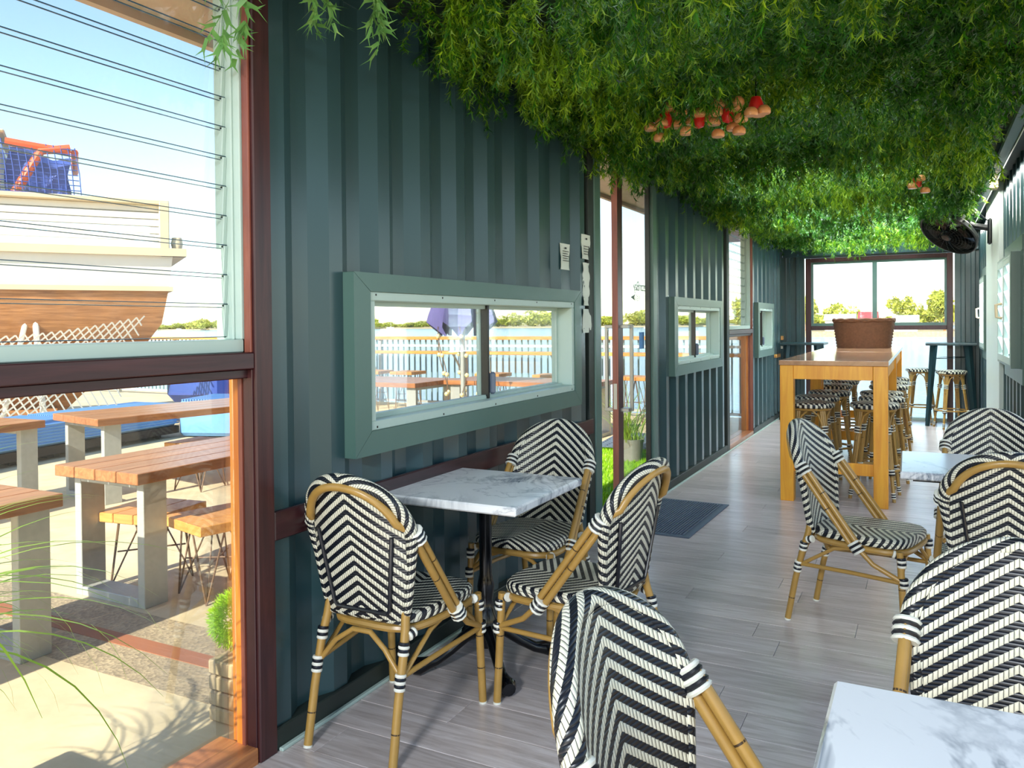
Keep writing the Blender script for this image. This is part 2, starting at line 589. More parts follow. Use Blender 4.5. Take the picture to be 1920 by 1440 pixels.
        COL.objects.link(o)
        if parent is not None:
            o.parent = parent
        if kind:
            o['kind'] = kind
        return o

def thing(name, label, cat, loc=(0, 0, 0), rz=0.0, group=None):
    o = bpy.data.objects.new(name, None)
    o.empty_display_size = 0.1
    COL.objects.link(o)
    o.location = loc
    o.rotation_euler = (0, 0, rz)
    o['label'] = label
    o['category'] = cat
    if group:
        o['group'] = group
    return o

def tag(o, label, cat, group=None, kind=None):
    o['label'] = label
    o['category'] = cat
    if group: o['group'] = group
    if kind: o['kind'] = kind
    return o

def struct(o, label=None, cat=None):
    o['kind'] = 'structure'
    if label: o['label'] = label
    if cat: o['category'] = cat
    return o

def semp(name, label, cat):
    return struct(thing(name, label, cat), label, cat)

def dup(root, loc, rz, label, group=None):
    r = root.copy()
    COL.objects.link(r)
    r.location = loc
    r.rotation_euler = (0, 0, rz)
    r['label'] = label
    if group: r['group'] = group
    for ch in list(root.children):
        c = ch.copy()
        COL.objects.link(c)
        c.parent = r
        for g in list(ch.children):
            d = g.copy()
            COL.objects.link(d)
            d.parent = c
    return r

def mesh_np(name, V, F, mat, parent=None, tint=None, smooth=False):
    """triangle mesh straight from numpy arrays"""
    me = bpy.data.meshes.new(name)
    me.vertices.add(len(V))
    me.vertices.foreach_set('co', V.astype(np.float32).ravel())
    nf = len(F)
    me.loops.add(nf * 3)
    me.loops.foreach_set('vertex_index', F.astype(np.int32).ravel())
    me.polygons.add(nf)
    me.polygons.foreach_set('loop_start', np.arange(0, nf * 3, 3, dtype=np.int32))
    me.polygons.foreach_set('loop_total', np.full(nf, 3, dtype=np.int32))
    if tint is not None:
        a = me.attributes.new('tint', 'FLOAT', 'POINT')
        a.data.foreach_set('value', tint.astype(np.float32))
    me.materials.append(mat)
    me.update(calc_edges=True)
    o = bpy.data.objects.new(name, me)
    COL.objects.link(o)
    if parent is not None:
        o.parent = parent
    return o

rng = np.random.default_rng(7)
random.seed(7)

# ------------------------------------------------------------------ the room
XL, XR, YB, YF, ZC = -1.91, 0.65, -1.4, 12.6, 2.69
DEP = 0.036

fl = struct(MB().box(XL - .1, XR + .1, YB, YF, -.06, -.009).build('floor', M['floor_gap'], smooth=False), 'grey brown timber look plank floor of the dining room', 'floor')
pl_mesh = {}
row = 0
y = YB
while y < YF - .01:
    x = XL - [0.0, .81, .4, 1.1][row % 4]
    y1 = min(y + .179, YF)
    while x < XR - .02:
        a, b = max(x, XL), min(x + 1.22, XR)
        if b - a > .03:
            key = (round(b - a, 2), round(y1 - y, 2))
            if key not in pl_mesh:
                o = MB().box(-(b - a) / 2 + .0008, (b - a) / 2 - .0008, -(y1 - y) / 2 + .0008, (y1 - y) / 2 - .0008, -.01, 0, c=.0012).build('plank', M['floor'], fl, smooth=False)
                pl_mesh[key] = o
            else:
                o = pl_mesh[key].copy()
                COL.objects.link(o)
                o.parent = fl
            o.location = ((a + b) / 2, (y + y1) / 2, 0)
        x += 1.22
    y += .18
    row += 1

ceil = struct(MB().box(XL - .1, XR + .1, YB - 1.25, YF + .1, ZC, ZC + .08).build('ceiling', M['wall_dark'], smooth=False), 'dark ceiling behind the hanging greenery', 'ceiling')  # overhang past the rear end is added, sized to limit sun on the floor

def corrugated(mb, x, y0, y1, z0, z1, phase, sgn, thick=.05):
    """trapezoid container sheet; raised faces lie at x, recesses at x - sgn*DEP (sgn +1: room is at +x)"""
    P = 0.2955
    q = [(0.0, 0.0), (.074, 0.0), (.1435, 1.0), (.222, 1.0)]
    ys = [(y0, None)]
    k0 = int((y0 - phase) / P) - 2
    pts = []
    for k in range(k0, k0 + int((y1 - y0) / P) + 5):
        for dy, d in q:
            pts.append((phase + k * P + dy, d))
    def depth(yy):
        for (a, da), (b, db) in zip(pts, pts[1:]):
            if a <= yy <= b:
                return da + (db - da) * (yy - a) / max(b - a, 1e-6)
        return 0
    line = [(y0, depth(y0))] + [p for p in pts if y0 < p[0] < y1] + [(y1, depth(y1))]
    fr = [(x - sgn * DEP * d, yy) for yy, d in line]
    bk = [(x - sgn * thick, yy) for yy, d in line]
    n = len(line)
    V = [(a, b, z0) for a, b in fr] + [(a, b, z1) for a, b in fr] + [(a, b, z0) for a, b in bk] + [(a, b, z1) for a, b in bk]
    F = []
    for i in range(n - 1):
        F.append((i, i + 1, n + i + 1, n + i) if sgn > 0 else (i, n + i, n + i + 1, i + 1))
        F.append((2 * n + i, 3 * n + i, 3 * n + i + 1, 2 * n + i + 1) if sgn > 0 else (2 * n + i, 2 * n + i + 1, 3 * n + i + 1, 3 * n + i))
        F.append((n + i, n + i + 1, 3 * n + i + 1, 3 * n + i))
        F.append((i, 2 * n + i, 2 * n + i + 1, i + 1))
    F.append((0, n, 3 * n, 2 * n))
    F.append((n - 1, 3 * n - 1, 4 * n - 1, 2 * n - 1))
    mb.add(V, F)

def wall_with_hole(mb, x, y0, y1, phase, sgn, hole, z0=0.0, z1=ZC, thick=.05):
    hy0, hy1, hz0, hz1 = hole
    corrugated(mb, x, y0, hy0, z0, z1, phase, sgn, thick)
    corrugated(mb, x, hy0, hy1, z0, hz0, phase, sgn, thick)
    corrugated(mb, x, hy0, hy1, hz1, z1, phase, sgn, thick)
    corrugated(mb, x, hy1, y1, z0, z1, phase, sgn, thick)

W1 = (2.44, 4.42, 1.00, 1.53)
W2 = (6.66, 8.24, 1.04, 1.55)
W3 = (10.44, 11.42, 1.04, 1.58)
mb = MB()
wall_with_hole(mb, XL, 1.96, 4.76, 2.56, 1, W1, .06)
wall_with_hole(mb, XL, 6.2, 8.72, 6.475, 1, W2, .06)
wall_with_hole(mb, XL, 10.2, 12.55, 10.25, 1, W3, .06)
mb.box(XL - .13, XL - .03, .1, 10.3, 2.62, ZC)
mb.box(XL - .12, XL, YB, .1, 0, ZC)
mb.box(XL - .10, XL - .05, 1.96, W1[0], 0, ZC); 
wl = struct(mb.build('wall_left', M['wall'], smooth=False), 'dark green corrugated container wall along the left side', 'wall')

mb = MB()
wall_with_hole(mb, XR, 6.75, 9.5, 3.1, -1, (7.17, 8.33, 1.06, 1.89))
wall_with_hole(mb, XR, 9.5, YF, 3.1, -1, (10.75, 11.52, 1.08, 1.89))
mb.box(XR, XR + .08, YB, 6.75, 2.62, ZC)
mb.box(XR, XR + .08, 2.45, 2.55, 0, ZC)
mb.box(XR - .01, XR + .08, 6.64, 6.76, 0, ZC)
struct(mb.build('wall_right', M['wall'], smooth=False), 'green corrugated container wall along the right side', 'wall')

mb = MB()
mb.box(XL - .05, -1.60, YF, YF + .06, 0, ZC)
mb.box(.36, XR + .05, YF, YF + .06, 0, ZC)
mb.box(-1.60, .36, YF, YF + .06, 2.34, ZC)
for xx in (-1.86, -1.72, .43, .55):
    mb.box(xx, xx + .06, YF - .025, YF, 0, 2.55, c=.008)
mb.box(XL, XR, YF - .05, YF, 2.36, 2.50, c=.01)
struct(mb.build('wall_far', M['wall'], smooth=False), 'green end wall around the far window', 'wall')
# rear end behind the camera: two corner posts and a beam, otherwise open below the added roof overhang
mb = MB()
mb.box(XL, XL + .12, YB - .1, YB, 0, ZC)
mb.box(XR - .12, XR, YB - .1, YB, 0, ZC)
mb.box(XL, XR, YB - .1, YB, 2.45, ZC)
struct(mb.build('wall_back', M['wall'], smooth=False), 'open green end frame behind the camera', 'wall')

struct(MB().box(-.84, -.16, -2.42, -2.32, 2.25, 2.60, c=.01).box(-.54, -.46, -2.40, -2.34, 2.60, ZC).build('fill_housing', M['black']), 'made-up black housing of the added fill light behind the camera', 'added light housing')  # unseen box and hanger added to house the rear fill light

# trims of the left wall
def trim(name, mb, mat, label, cat='trim', smooth=True):
    return struct(mb.build(name, mat, smooth=smooth), label, cat)

trim('baseboard_left', MB().box(XL - .04, XL + .012, 1.96, 4.76, 0, .075, c=.004).box(XL - .04, XL + .012, 6.2, 8.72, 0, .075, c=.004).box(XL - .04, XL + .012, 10.2, 12.55, 0, .075, c=.004), M['wall_dark'], 'dark steel bottom rail under the left corrugated wall', 'baseboard')
trim('trim_1', MB().box(XL + .012, XL + .030, 1.97, 4.9, 0, .012, c=.003).box(XL + .012, XL + .030, 6.05, 12.5, 0, .012, c=.003), M['pale'], 'thin pale metal strip along foot of left wall')
trim('trim_2', MB().box(XL - .05, XL + .018, 1.885, 1.962, 0, ZC, c=.004), M['redwood'], 'red brown timber post between louvre window and green wall')
trim('trim_3', MB().box(XL - .004, XL + .016, 1.962, 4.80, .695, .79, c=.004), M['redwood_h'], 'red brown timber dado rail along green wall behind marble table')
trim('trim_4', MB().box(XL - .10, XL + .004, 4.76, 4.85, 0, ZC, c=.003), M['wall_dark'], 'dark jamb strip left of sliding door opening')
trim('trim_5', MB().box(XL - .12, XL + .012, 4.85, 4.96, 0, ZC, c=.006), M['wall_lite'], 'pale green door jamb on left of sliding door')
trim('trim_6', MB().box(XL - .048, XL + .012, 6.10, 6.2, 0, ZC, c=.006), M['wall_lite'], 'pale green door jamb on right of sliding door')
trim('trim_7', MB().box(XL - .050, XL - .012, 6.075, 6.10, 0, 2.62, c=.003), M['black'], 'black channel strip at the hinge side of door opening')
trim('trim_8', MB().box(XL - .06, XL + .006, 4.96, 6.10, 2.60, ZC, c=.004), M['wall_dark'], 'dark head beam above the sliding door')
trim('trim_9', MB().box(XL - .10, XL + .012, 8.72, 8.84, 0, ZC, c=.004), M['wall_dark'], 'dark jamb at near side of tall far louvre window')
trim('trim_10', MB().box(XL - .14, XL + .03, 4.96, 6.1, -.02, .006, c=.002), M['steel'], 'metal threshold of the sliding door')
trim('trim_11', MB().box(.47, .55, 2.4, YF - .05, 2.60, ZC, c=.01), M['tealmetal'], 'dark metal cable tray along right edge of ceiling')
trim('trim_12', MB().box(.61, .65, 8.73, 10.47, 0, ZC, c=.004), M['white_panel'], 'flat pale cover panel on the right wall')
trim('trim_13', MB().box(.545, .552, 2.4, YF - .05, 2.590, 2.606, c=.002), M['pale'], 'thin pale metal lip under the cable tray')

# ------------------------------------------------------------------ windows of the left wall
def slide_window(name, hole, label, handle=True):
    y0, y1, z0, z1 = hole
    r = semp(name, label, 'window')
    o0, o1, u0, u1 = y0 - .10, y1 + .10, z0 - .09, z1 + .07
    # mitred outer surround, four boards
    xi, xo = XL - .01, XL + .05
    def board(pts, nm):
        V = [(xo, a, b) for a, b in pts] + [(xi, a, b) for a, b in pts]
        F = [(0, 1, 2, 3), (7, 6, 5, 4)] + [(i, 4 + i, 4 + (i + 1) % 4, (i + 1) % 4) for i in range(4)]
        MB().add(V, F).build(nm, M['wall_lite'], r, smooth=False)
    e = .0015
    board([(o0, u0), (o1, u0), (y1 - e, z0), (y0 + e, z0)], 'surround_board')
    board([(o1, u0 + e), (o1, u1 - e), (y1, z1 - e), (y1, z0 + e)], 'surround_board')
    board([(o1, u1), (o0, u1), (y0 + e, z1), (y1 - e, z1)], 'surround_board')
    board([(o0, u1 - e), (o0, u0 + e), (y0, z0 + e), (y0, z1 - e)], 'surround_board')
    a = .035
    fr = MB()
    X0, X1 = XL - .09, XL + .044
    fr.box(X0, X1, y0, y1, z0, z0 + a, c=.003).box(X0, X1, y0, y1, z1 - a, z1, c=.003)
    fr.box(X0, X1, y0, y0 + a, z0 + a, z1 - a, c=.003).box(X0, X1, y1 - a, y1, z0 + a, z1 - a, c=.003)
    fr.box(XL - .09, XL - .02, y0 + a, y1 - a, z0 + a, z0 + a + .012)
    fr.build('window_frame', M['pale'], r)
    for sy in (y0 + .015, y1 - .015):
        for sz in (z0 + .05, z1 - .05):
            pass
    ym = y0 + (y1 - y0) * .52
    for k, (a0, a1, xx) in enumerate(((y0 + a, ym + .02, XL - .035), (ym - .02, y1 - a, XL - .06))):
        s = MB()
        t = .018
        s.box(xx - .012, xx + .012, a0, a1, z0 + a, z0 + a + t).box(xx - .012, xx + .012, a0, a1, z1 - a - t, z1 - a)
        s.box(xx - .012, xx + .012, a0, a0 + t, z0 + a + t, z1 - a - t).box(xx - .012, xx + .012, a1 - t, a1, z0 + a + t, z1 - a - t)
        so = s.build('sash', M['pale'], r, smooth=False)
        MB().box(xx - .002, xx + .002, a0 + t, a1 - t, z0 + a + t, z1 - a - t).build('pane', M['glass'], so, smooth=False)
    ms = MB().box(XL - .05, XL - .01, ym - .016, ym + .002, z0 + a, z1 - a, c=.002).build('meeting_stile', M['black'], r)
    MB().box(XL - .02, XL + .012, ym + .004, ym + .032, z0 + a + .02, z0 + a + .13, c=.010).build('latch', M['latch'], r)
    sc = MB()
    for yy in np.linspace(y0 + .04, y1 - .04, 5):
        for zz in (z0 + .012, z1 - .012):
            sc.box(X1, X1 + .002, yy - .004, yy + .004, zz - .004, zz + .004, c=.001)
    sc.build('screw_heads', M['black'], r, kind='stuff')
    return r

slide_window('window_1', W1, 'wide low sliding window in green surround above the left marble table')
slide_window('window_2', W2, 'sliding window in pale surround between the door and tall louvre window')
slide_window('window_3', W3, 'smallest sliding window on left wall near the far corner')

def louvre_window(name, y0, y1, label, ztr, blades, top=ZC, jambmat='redwood'):
    """upper glass louvres over a lower fixed pane, timber reveal"""
    r = semp(name, label, 'window')
    for sg, yq in ((-1, y1), (1, y0)):
        MB().box(XL - .022, XL + .006, yq + sg * .010, yq, ztr, top, c=.002).build('reveal', M['pinkwood'], r)
        MB().box(XL - .034, XL + .006, yq + sg * .006, yq, .05, ztr - .053, c=.002).build('reveal', M['redwood' if y1 < 5 else 'pinkwood'], r)
        MB().box(XL - .052, XL - .036, yq + sg * .012, yq, .05, ztr - .083, c=.002).build('stop_bead', M['pinkwood'], r)
        MB().box(XL - .078, XL - .053, yq + sg * .008, yq, .05, ztr - .083, c=.002).build('glazing_bead', M['goldwood'], r)
        MB().box(XL - .15, XL - .086, yq - sg * .045, yq - sg * .09, -.02, top, c=.002).build('outer_jamb', M['goldwood'], r)
    # transom of two timber steps and the aluminium louvre sill
    MB().box(XL - .10, XL + .012, y0, y1, ztr - .052, ztr, c=.003).build('transom', M['redwood_h'], r)
    MB().box(XL - .11, XL - .012, y0, y1, ztr - .082, ztr - .053, c=.003).build('transom_bead', M['redwood_h'], r)
    MB().box(XL - .13, XL - .022, y0 + .010, y1 - .010, ztr + .001, ztr + .042, c=.003).build('louvre_sill', M['pale'], r)
    # louvre jamb galleries
    for sg, yq in ((-1, y1), (1, y0)):
        MB().box(XL - .135, XL - .024, yq + sg * .018, yq - sg * .05, ztr + .042, top - .02, c=.003).build('louvre_jamb', M['pale'], r)
        MB().box(XL - .060, XL - .050, yq + sg * .026, yq + sg * .018, ztr + .042, top - .02, c=.002).build('jamb_bead', M['pale'], r)
    pitch = .0945
    z = ztr + .05
    k = 0
    tl = R(5)
    while z < top - .06 and k < blades:
        h = .106
        mt = Matrix.Translation((XL - .09, 0, z + h / 2)) @ Matrix.Rotation(tl, 4, 'Y')
        bo = MB().box(-.003, .003, y0 + .018, y1 - .018, -h / 2, h / 2, mat=mt).build('louvre_blade', M['glass_blade'], r, smooth=False)
        eg = MB()
        for sg in (-1, 1):
            eg.box(-.0028, .0028, y0 + .018, y1 - .018, sg * (h / 2) - .0012, sg * (h / 2) + .0012, mat=mt)
        eg.build('blade_edge', M['glass_edge'], bo, smooth=False)
        for yy in (y0 + .025, y1 - .025):
            MB().box(-.008, .008, yy - .006, yy + .006, -.05, .05, mat=mt).build('blade_clip', M['pale'], bo, smooth=False)
        z += pitch
        k += 1
    # lower pane with varnished beads and timber sill
    zb = ztr - .082
    MB().box(XL - .084, XL - .079, y0 + .004, y1 - .004, .052, zb).build('pane', M['glass'], r, smooth=False)
    MB().box(XL - .16, XL + .01, y0, y1, -.02, .052, c=.004).build('sill', M['decktop'], r)
    return r

louvre_window('window_4', .1, 1.885, 'large near louvre window over a fixed pane beside timber post', 1.318, 14)
louvre_window('window_5', 8.84, 10.2, 'tall far louvre window with red timber jamb on left wall', 1.318, 14)

# far window in the end wall
r = semp('window_6', 'wide end window overlooking the harbour with louvres above and fixed glass below', 'window')
fx0, fx1 = -1.58, .34
mbt = MB()
for a, b in ((fx0, fx0 + .075), (fx1 - .075, fx1)):
    MB().box(a, b, YF - .03, YF + .05, 0, 2.335, c=.004).build('timber_jamb', M['redwood'], r)
MB().box(fx0 + .075, fx1 - .075, YF - .03, YF + .05, 2.275, 2.335, c=.004).build('timber_head', M['redwood_h'], r)
MB().box(fx0 + .075, fx1 - .075, YF - .03, YF + .05, 1.275, 1.335, c=.004).build('transom', M['redwood_h'], r)
xm = -.645
for a, b in ((fx0 + .075, xm), (xm, fx1 - .075)):
    f = MB()
    f.box(a, a + .03, YF - .005, YF + .045, 1.335, 2.275).box(b - .03, b, YF - .005, YF + .045, 1.335, 2.275)
    f.box(a + .03, b - .03, YF - .005, YF + .045, 1.335, 1.375).box(a + .03, b - .03, YF - .005, YF + .045, 2.245, 2.275)
    fo = f.build('louvre_frame', M['wall_lite'], r, smooth=False)
    z = 1.376
    while z < 2.16:
        mt = Matrix.Translation((0, YF + .02, z + .053)) @ Matrix.Rotation(R(-14), 4, 'X')
        MB().box(a + .03, b - .03, -.003, .003, -.053, .053, mat=mt).build('louvre_blade', M['glass_blade'], fo, smooth=False)
        z += .0965
MB().box(fx0 + .075, fx1 - .075, YF + .01, YF + .016, .04, 1.275).build('pane', M['glass'], r, smooth=False)
MB().box(fx0 + .075, fx1 - .075, YF - .03, YF + .05, 0, .04, c=.004).build('sill', M['pale'], r)

# right wall louvre windows
def wall_box_window(name, xf, y0, y1, z0, z1, label):
    r = semp(name, label, 'window')
    o = .12
    sur = MB()
    sur.box(XR - .012, XR + .012, y0 - o, y1 + o, z0 - o, z0 - .001, c=.003).box(XR - .012, XR + .012, y0 - o, y1 + o, z1 + .001, z1 + o, c=.003)
    sur.box(XR - .012, XR + .012, y0 - o, y0 - .001, z0, z1, c=.003).box(XR - .012, XR + .012, y1 + .001, y1 + o, z0, z1, c=.003)
    sur.build('surround', M['wall_lite'], r)
    t = .05
    fr = MB()
    fr.box(xf, XR + .03, y0, y0 + .02, z0, z1, c=.002).box(xf, XR + .03, y1 - .02, y1, z0, z1, c=.002)
    fr.box(xf, XR + .03, y0 + .02, y1 - .02, z0, z0 + .02, c=.002).box(xf, XR + .03, y0 + .02, y1 - .02, z1 - .02, z1, c=.002)
    fr.build('window_frame', M['wall_lite'], r)
    ym = (y0 + y1) / 2
    for a, b in ((y0 + .02, ym), (ym, y1 - .02)):
        s = MB()
        s.box(xf - .004, xf + .03, a, a + .05, z0 + .02, z1 - .02, c=.003).box(xf - .004, xf + .03, b - .05, b, z0 + .02, z1 - .02, c=.003)
        s.box(xf - .004, xf + .03, a + .05, b - .05, z0 + .02, z0 + .08, c=.003).box(xf - .004, xf + .03, a + .05, b - .05, z1 - .08, z1 - .02, c=.003)
        so = s.build('sash', M['pale'], r)
        z = z0 + .085
        while z < z1 - .16:
            mt = Matrix.Translation((xf + .02, 0, z + .07)) @ Matrix.Rotation(R(-18), 4, 'Y')
            MB().box(-.004, .004, a + .052, b - .052, -.07, .07, mat=mt).build('louvre_blade', M['frost'], so, smooth=False)
            z += .128
    hd = MB().tube([(xf - .01, ym, (z0 + z1) / 2 - .06), (xf - .05, ym, (z0 + z1) / 2 - .05), (xf - .055, ym, (z0 + z1) / 2 + .05), (xf - .01, ym, (z0 + z1) / 2 + .06)], .012, 8)
    hd.build('handle', M['cream'], r)
    return r
wall_box_window('window_7', .575, 7.12, 8.38, 1.03, 1.92, 'nearer framed louvre window on right wall')
wall_box_window('window_8', .60, 10.72, 11.55, 1.05, 1.92, 'farther framed louvre window on right wall by tall table')

# sliding door leaf
r = semp('door_1', 'half open glazed sliding door with red timber edge and lettering', 'door')
LX, L0, L1 = -1.99, 5.47, 6.62
MB().box(LX - .022, LX + .022, L0, L0 + .004, .01, 2.60).build('edge', M['pinkwood'], r, smooth=False)
MB().box(LX - .022, LX + .022, L0 + .004, L0 + .11, .01, 2.60, c=.002).build('stile', M['redwood'], r)
MB().box(LX - .022, LX + .022, L1 - .11, L1, .01, 2.60, c=.002).build('stile', M['redwood'], r)
MB().box(LX - .022, LX + .022, L0 + .11, L1 - .11, 2.49, 2.60, c=.002).build('rail', M['wall_dark'], r)
MB().box(LX - .022, LX + .022, L0 + .11, L1 - .11, .01, .14, c=.002).build('rail', M['redwood_h'], r)
MB().box(LX - .003, LX + .003, L0 + .11, L1 - .11, .14, 2.49).build('pane', M['glass'], r, smooth=False)
for sg in (1, -1):
    xx = LX + sg * .022
    xo = LX + sg * .085
    yh = L0 + .055 + (0.06 if sg > 0 else 0)
    hb = MB()
    hb.box(xo - .012, xo + .012, yh - .012, yh + .012, .76, 1.39, c=.002)
    hb.box(min(xx, xo), max(xx, xo), L0 + .04, yh + .012, 1.365, 1.39, c=.002).box(min(xx, xo), max(xx, xo), L0 + .04, yh + .012, .76, .785, c=.002)
    hb.build('handle', M['steel'], r)
MB().box(LX - .013, LX + .013, L0 - .003, L0, .78, .965).build('lock_plate', M['steel'], r, smooth=False)
bx = MB().box(LX + .004, LX + .014, 6.00, 6.10, 1.20, 1.33, c=.002).build('sticker', M['blue'], r)
tc = bpy.data.curves.new('lettering', 'FONT')
tc.body = 'MoretonBay'
tc.size = .105
tc.extrude = .0006
tc.space_character = .9
tc.materials.append(M['sign'])
to = bpy.data.objects.new('lettering', tc)
COL.objects.link(to)
to.parent = r
# read from outside (-x side): text runs towards -y there, so it shows mirrored from the room
to.matrix_world = Matrix(((0, 0, -1, LX - .005), (-1, 0, 0, 6.38), (0, 1, 0, 1.655), (0, 0, 0, 1)))
fm = MB()
for pts in ([(5.84, 1.60), (5.94, 1.625), (5.92, 1.60), (5.94, 1.575)],):
    V = [(LX - .004, a, b) for a, b in pts] + [(LX - .006, a, b) for a, b in pts]
    fm.add(V, [(0, 1, 2, 3), (7, 6, 5, 4)])
ring = [(LX - .005, 6.0 + .06 * math.cos(t), 1.6 + .022 * math.sin(t)) for t in np.linspace(0, 2 * math.pi, 20)[:-1]]
fm.tube(ring, .002, 4, closed=True)
fm.tube([(LX - .005, 6.0 + .02 * math.cos(t), 1.6 + .012 * math.sin(t)) for t in np.linspace(0, 2 * math.pi, 12)[:-1]], .002, 4, closed=True)
fm.build('fish_emblem', M['sign'], r, smooth=False)

# ------------------------------------------------------------------ bistro chair
def back_pt(x, z, off):
    yc = -.205 - .108 * (z - .44) / .473
    t = min(max((z - .44) / .29, 0), 1)
    return (x, yc + (.5 + .85 * t) * x * x + off, z + off * -.2)

WTOP, ZW, ZAP, ZB, HB = .203, .715, .905, .435, .152
def outline(n=44, k=1.0, dz=0.0):
    pts = [(-HB * k, ZB)]
    for t in np.linspace(0, 1, 8)[1:]:
        pts.append((-(HB + (WTOP - HB) * t ** .8) * k, ZB + (ZW - ZB) * t))
    for a in np.linspace(math.pi, 0, n)[1:-1]:
        pts.append((WTOP * k * math.cos(a), ZW + (ZAP - ZW) * (math.sin(a) ** .92) * k))
    return pts + [(-x, z) for x, z in pts[:8]][::-1]

def ztop(x):
    q = min(abs(x) / WTOP, 1)
    return ZW + (ZAP - ZW) * (1 - q * q) ** .46
def zbot(x):
    if abs(x) <= HB: return ZB
    return ZB + (ZW - ZB) * ((abs(x) - HB) / (WTOP - HB)) ** 1.25

def wraps(par, p, d, r, n, wd=.0105):
    p, d = Vector(p), Vector(d).normalized()
    mb = MB()
    for i in range(n):
        a = p + d * (wd * (i - n / 2))
        b = a + d * wd * .96
        m = (a + b) / 2
        mb.tube([a, m, b], [r * .94, r * 1.06, r * .94], 10, mi=i % 2)
    mb.build('binding', [M['bind_w'], M['bind_b']], par)

def nodes_on(mb, a, b, ts, r):
    a, b = Vector(a), Vector(b)
    d = (b - a).normalized()
    for t in ts:
        p = a + (b - a) * t
        mb.tube([p - d * .0022, p + d * .0022], r * 1.035, 10, mi=1)

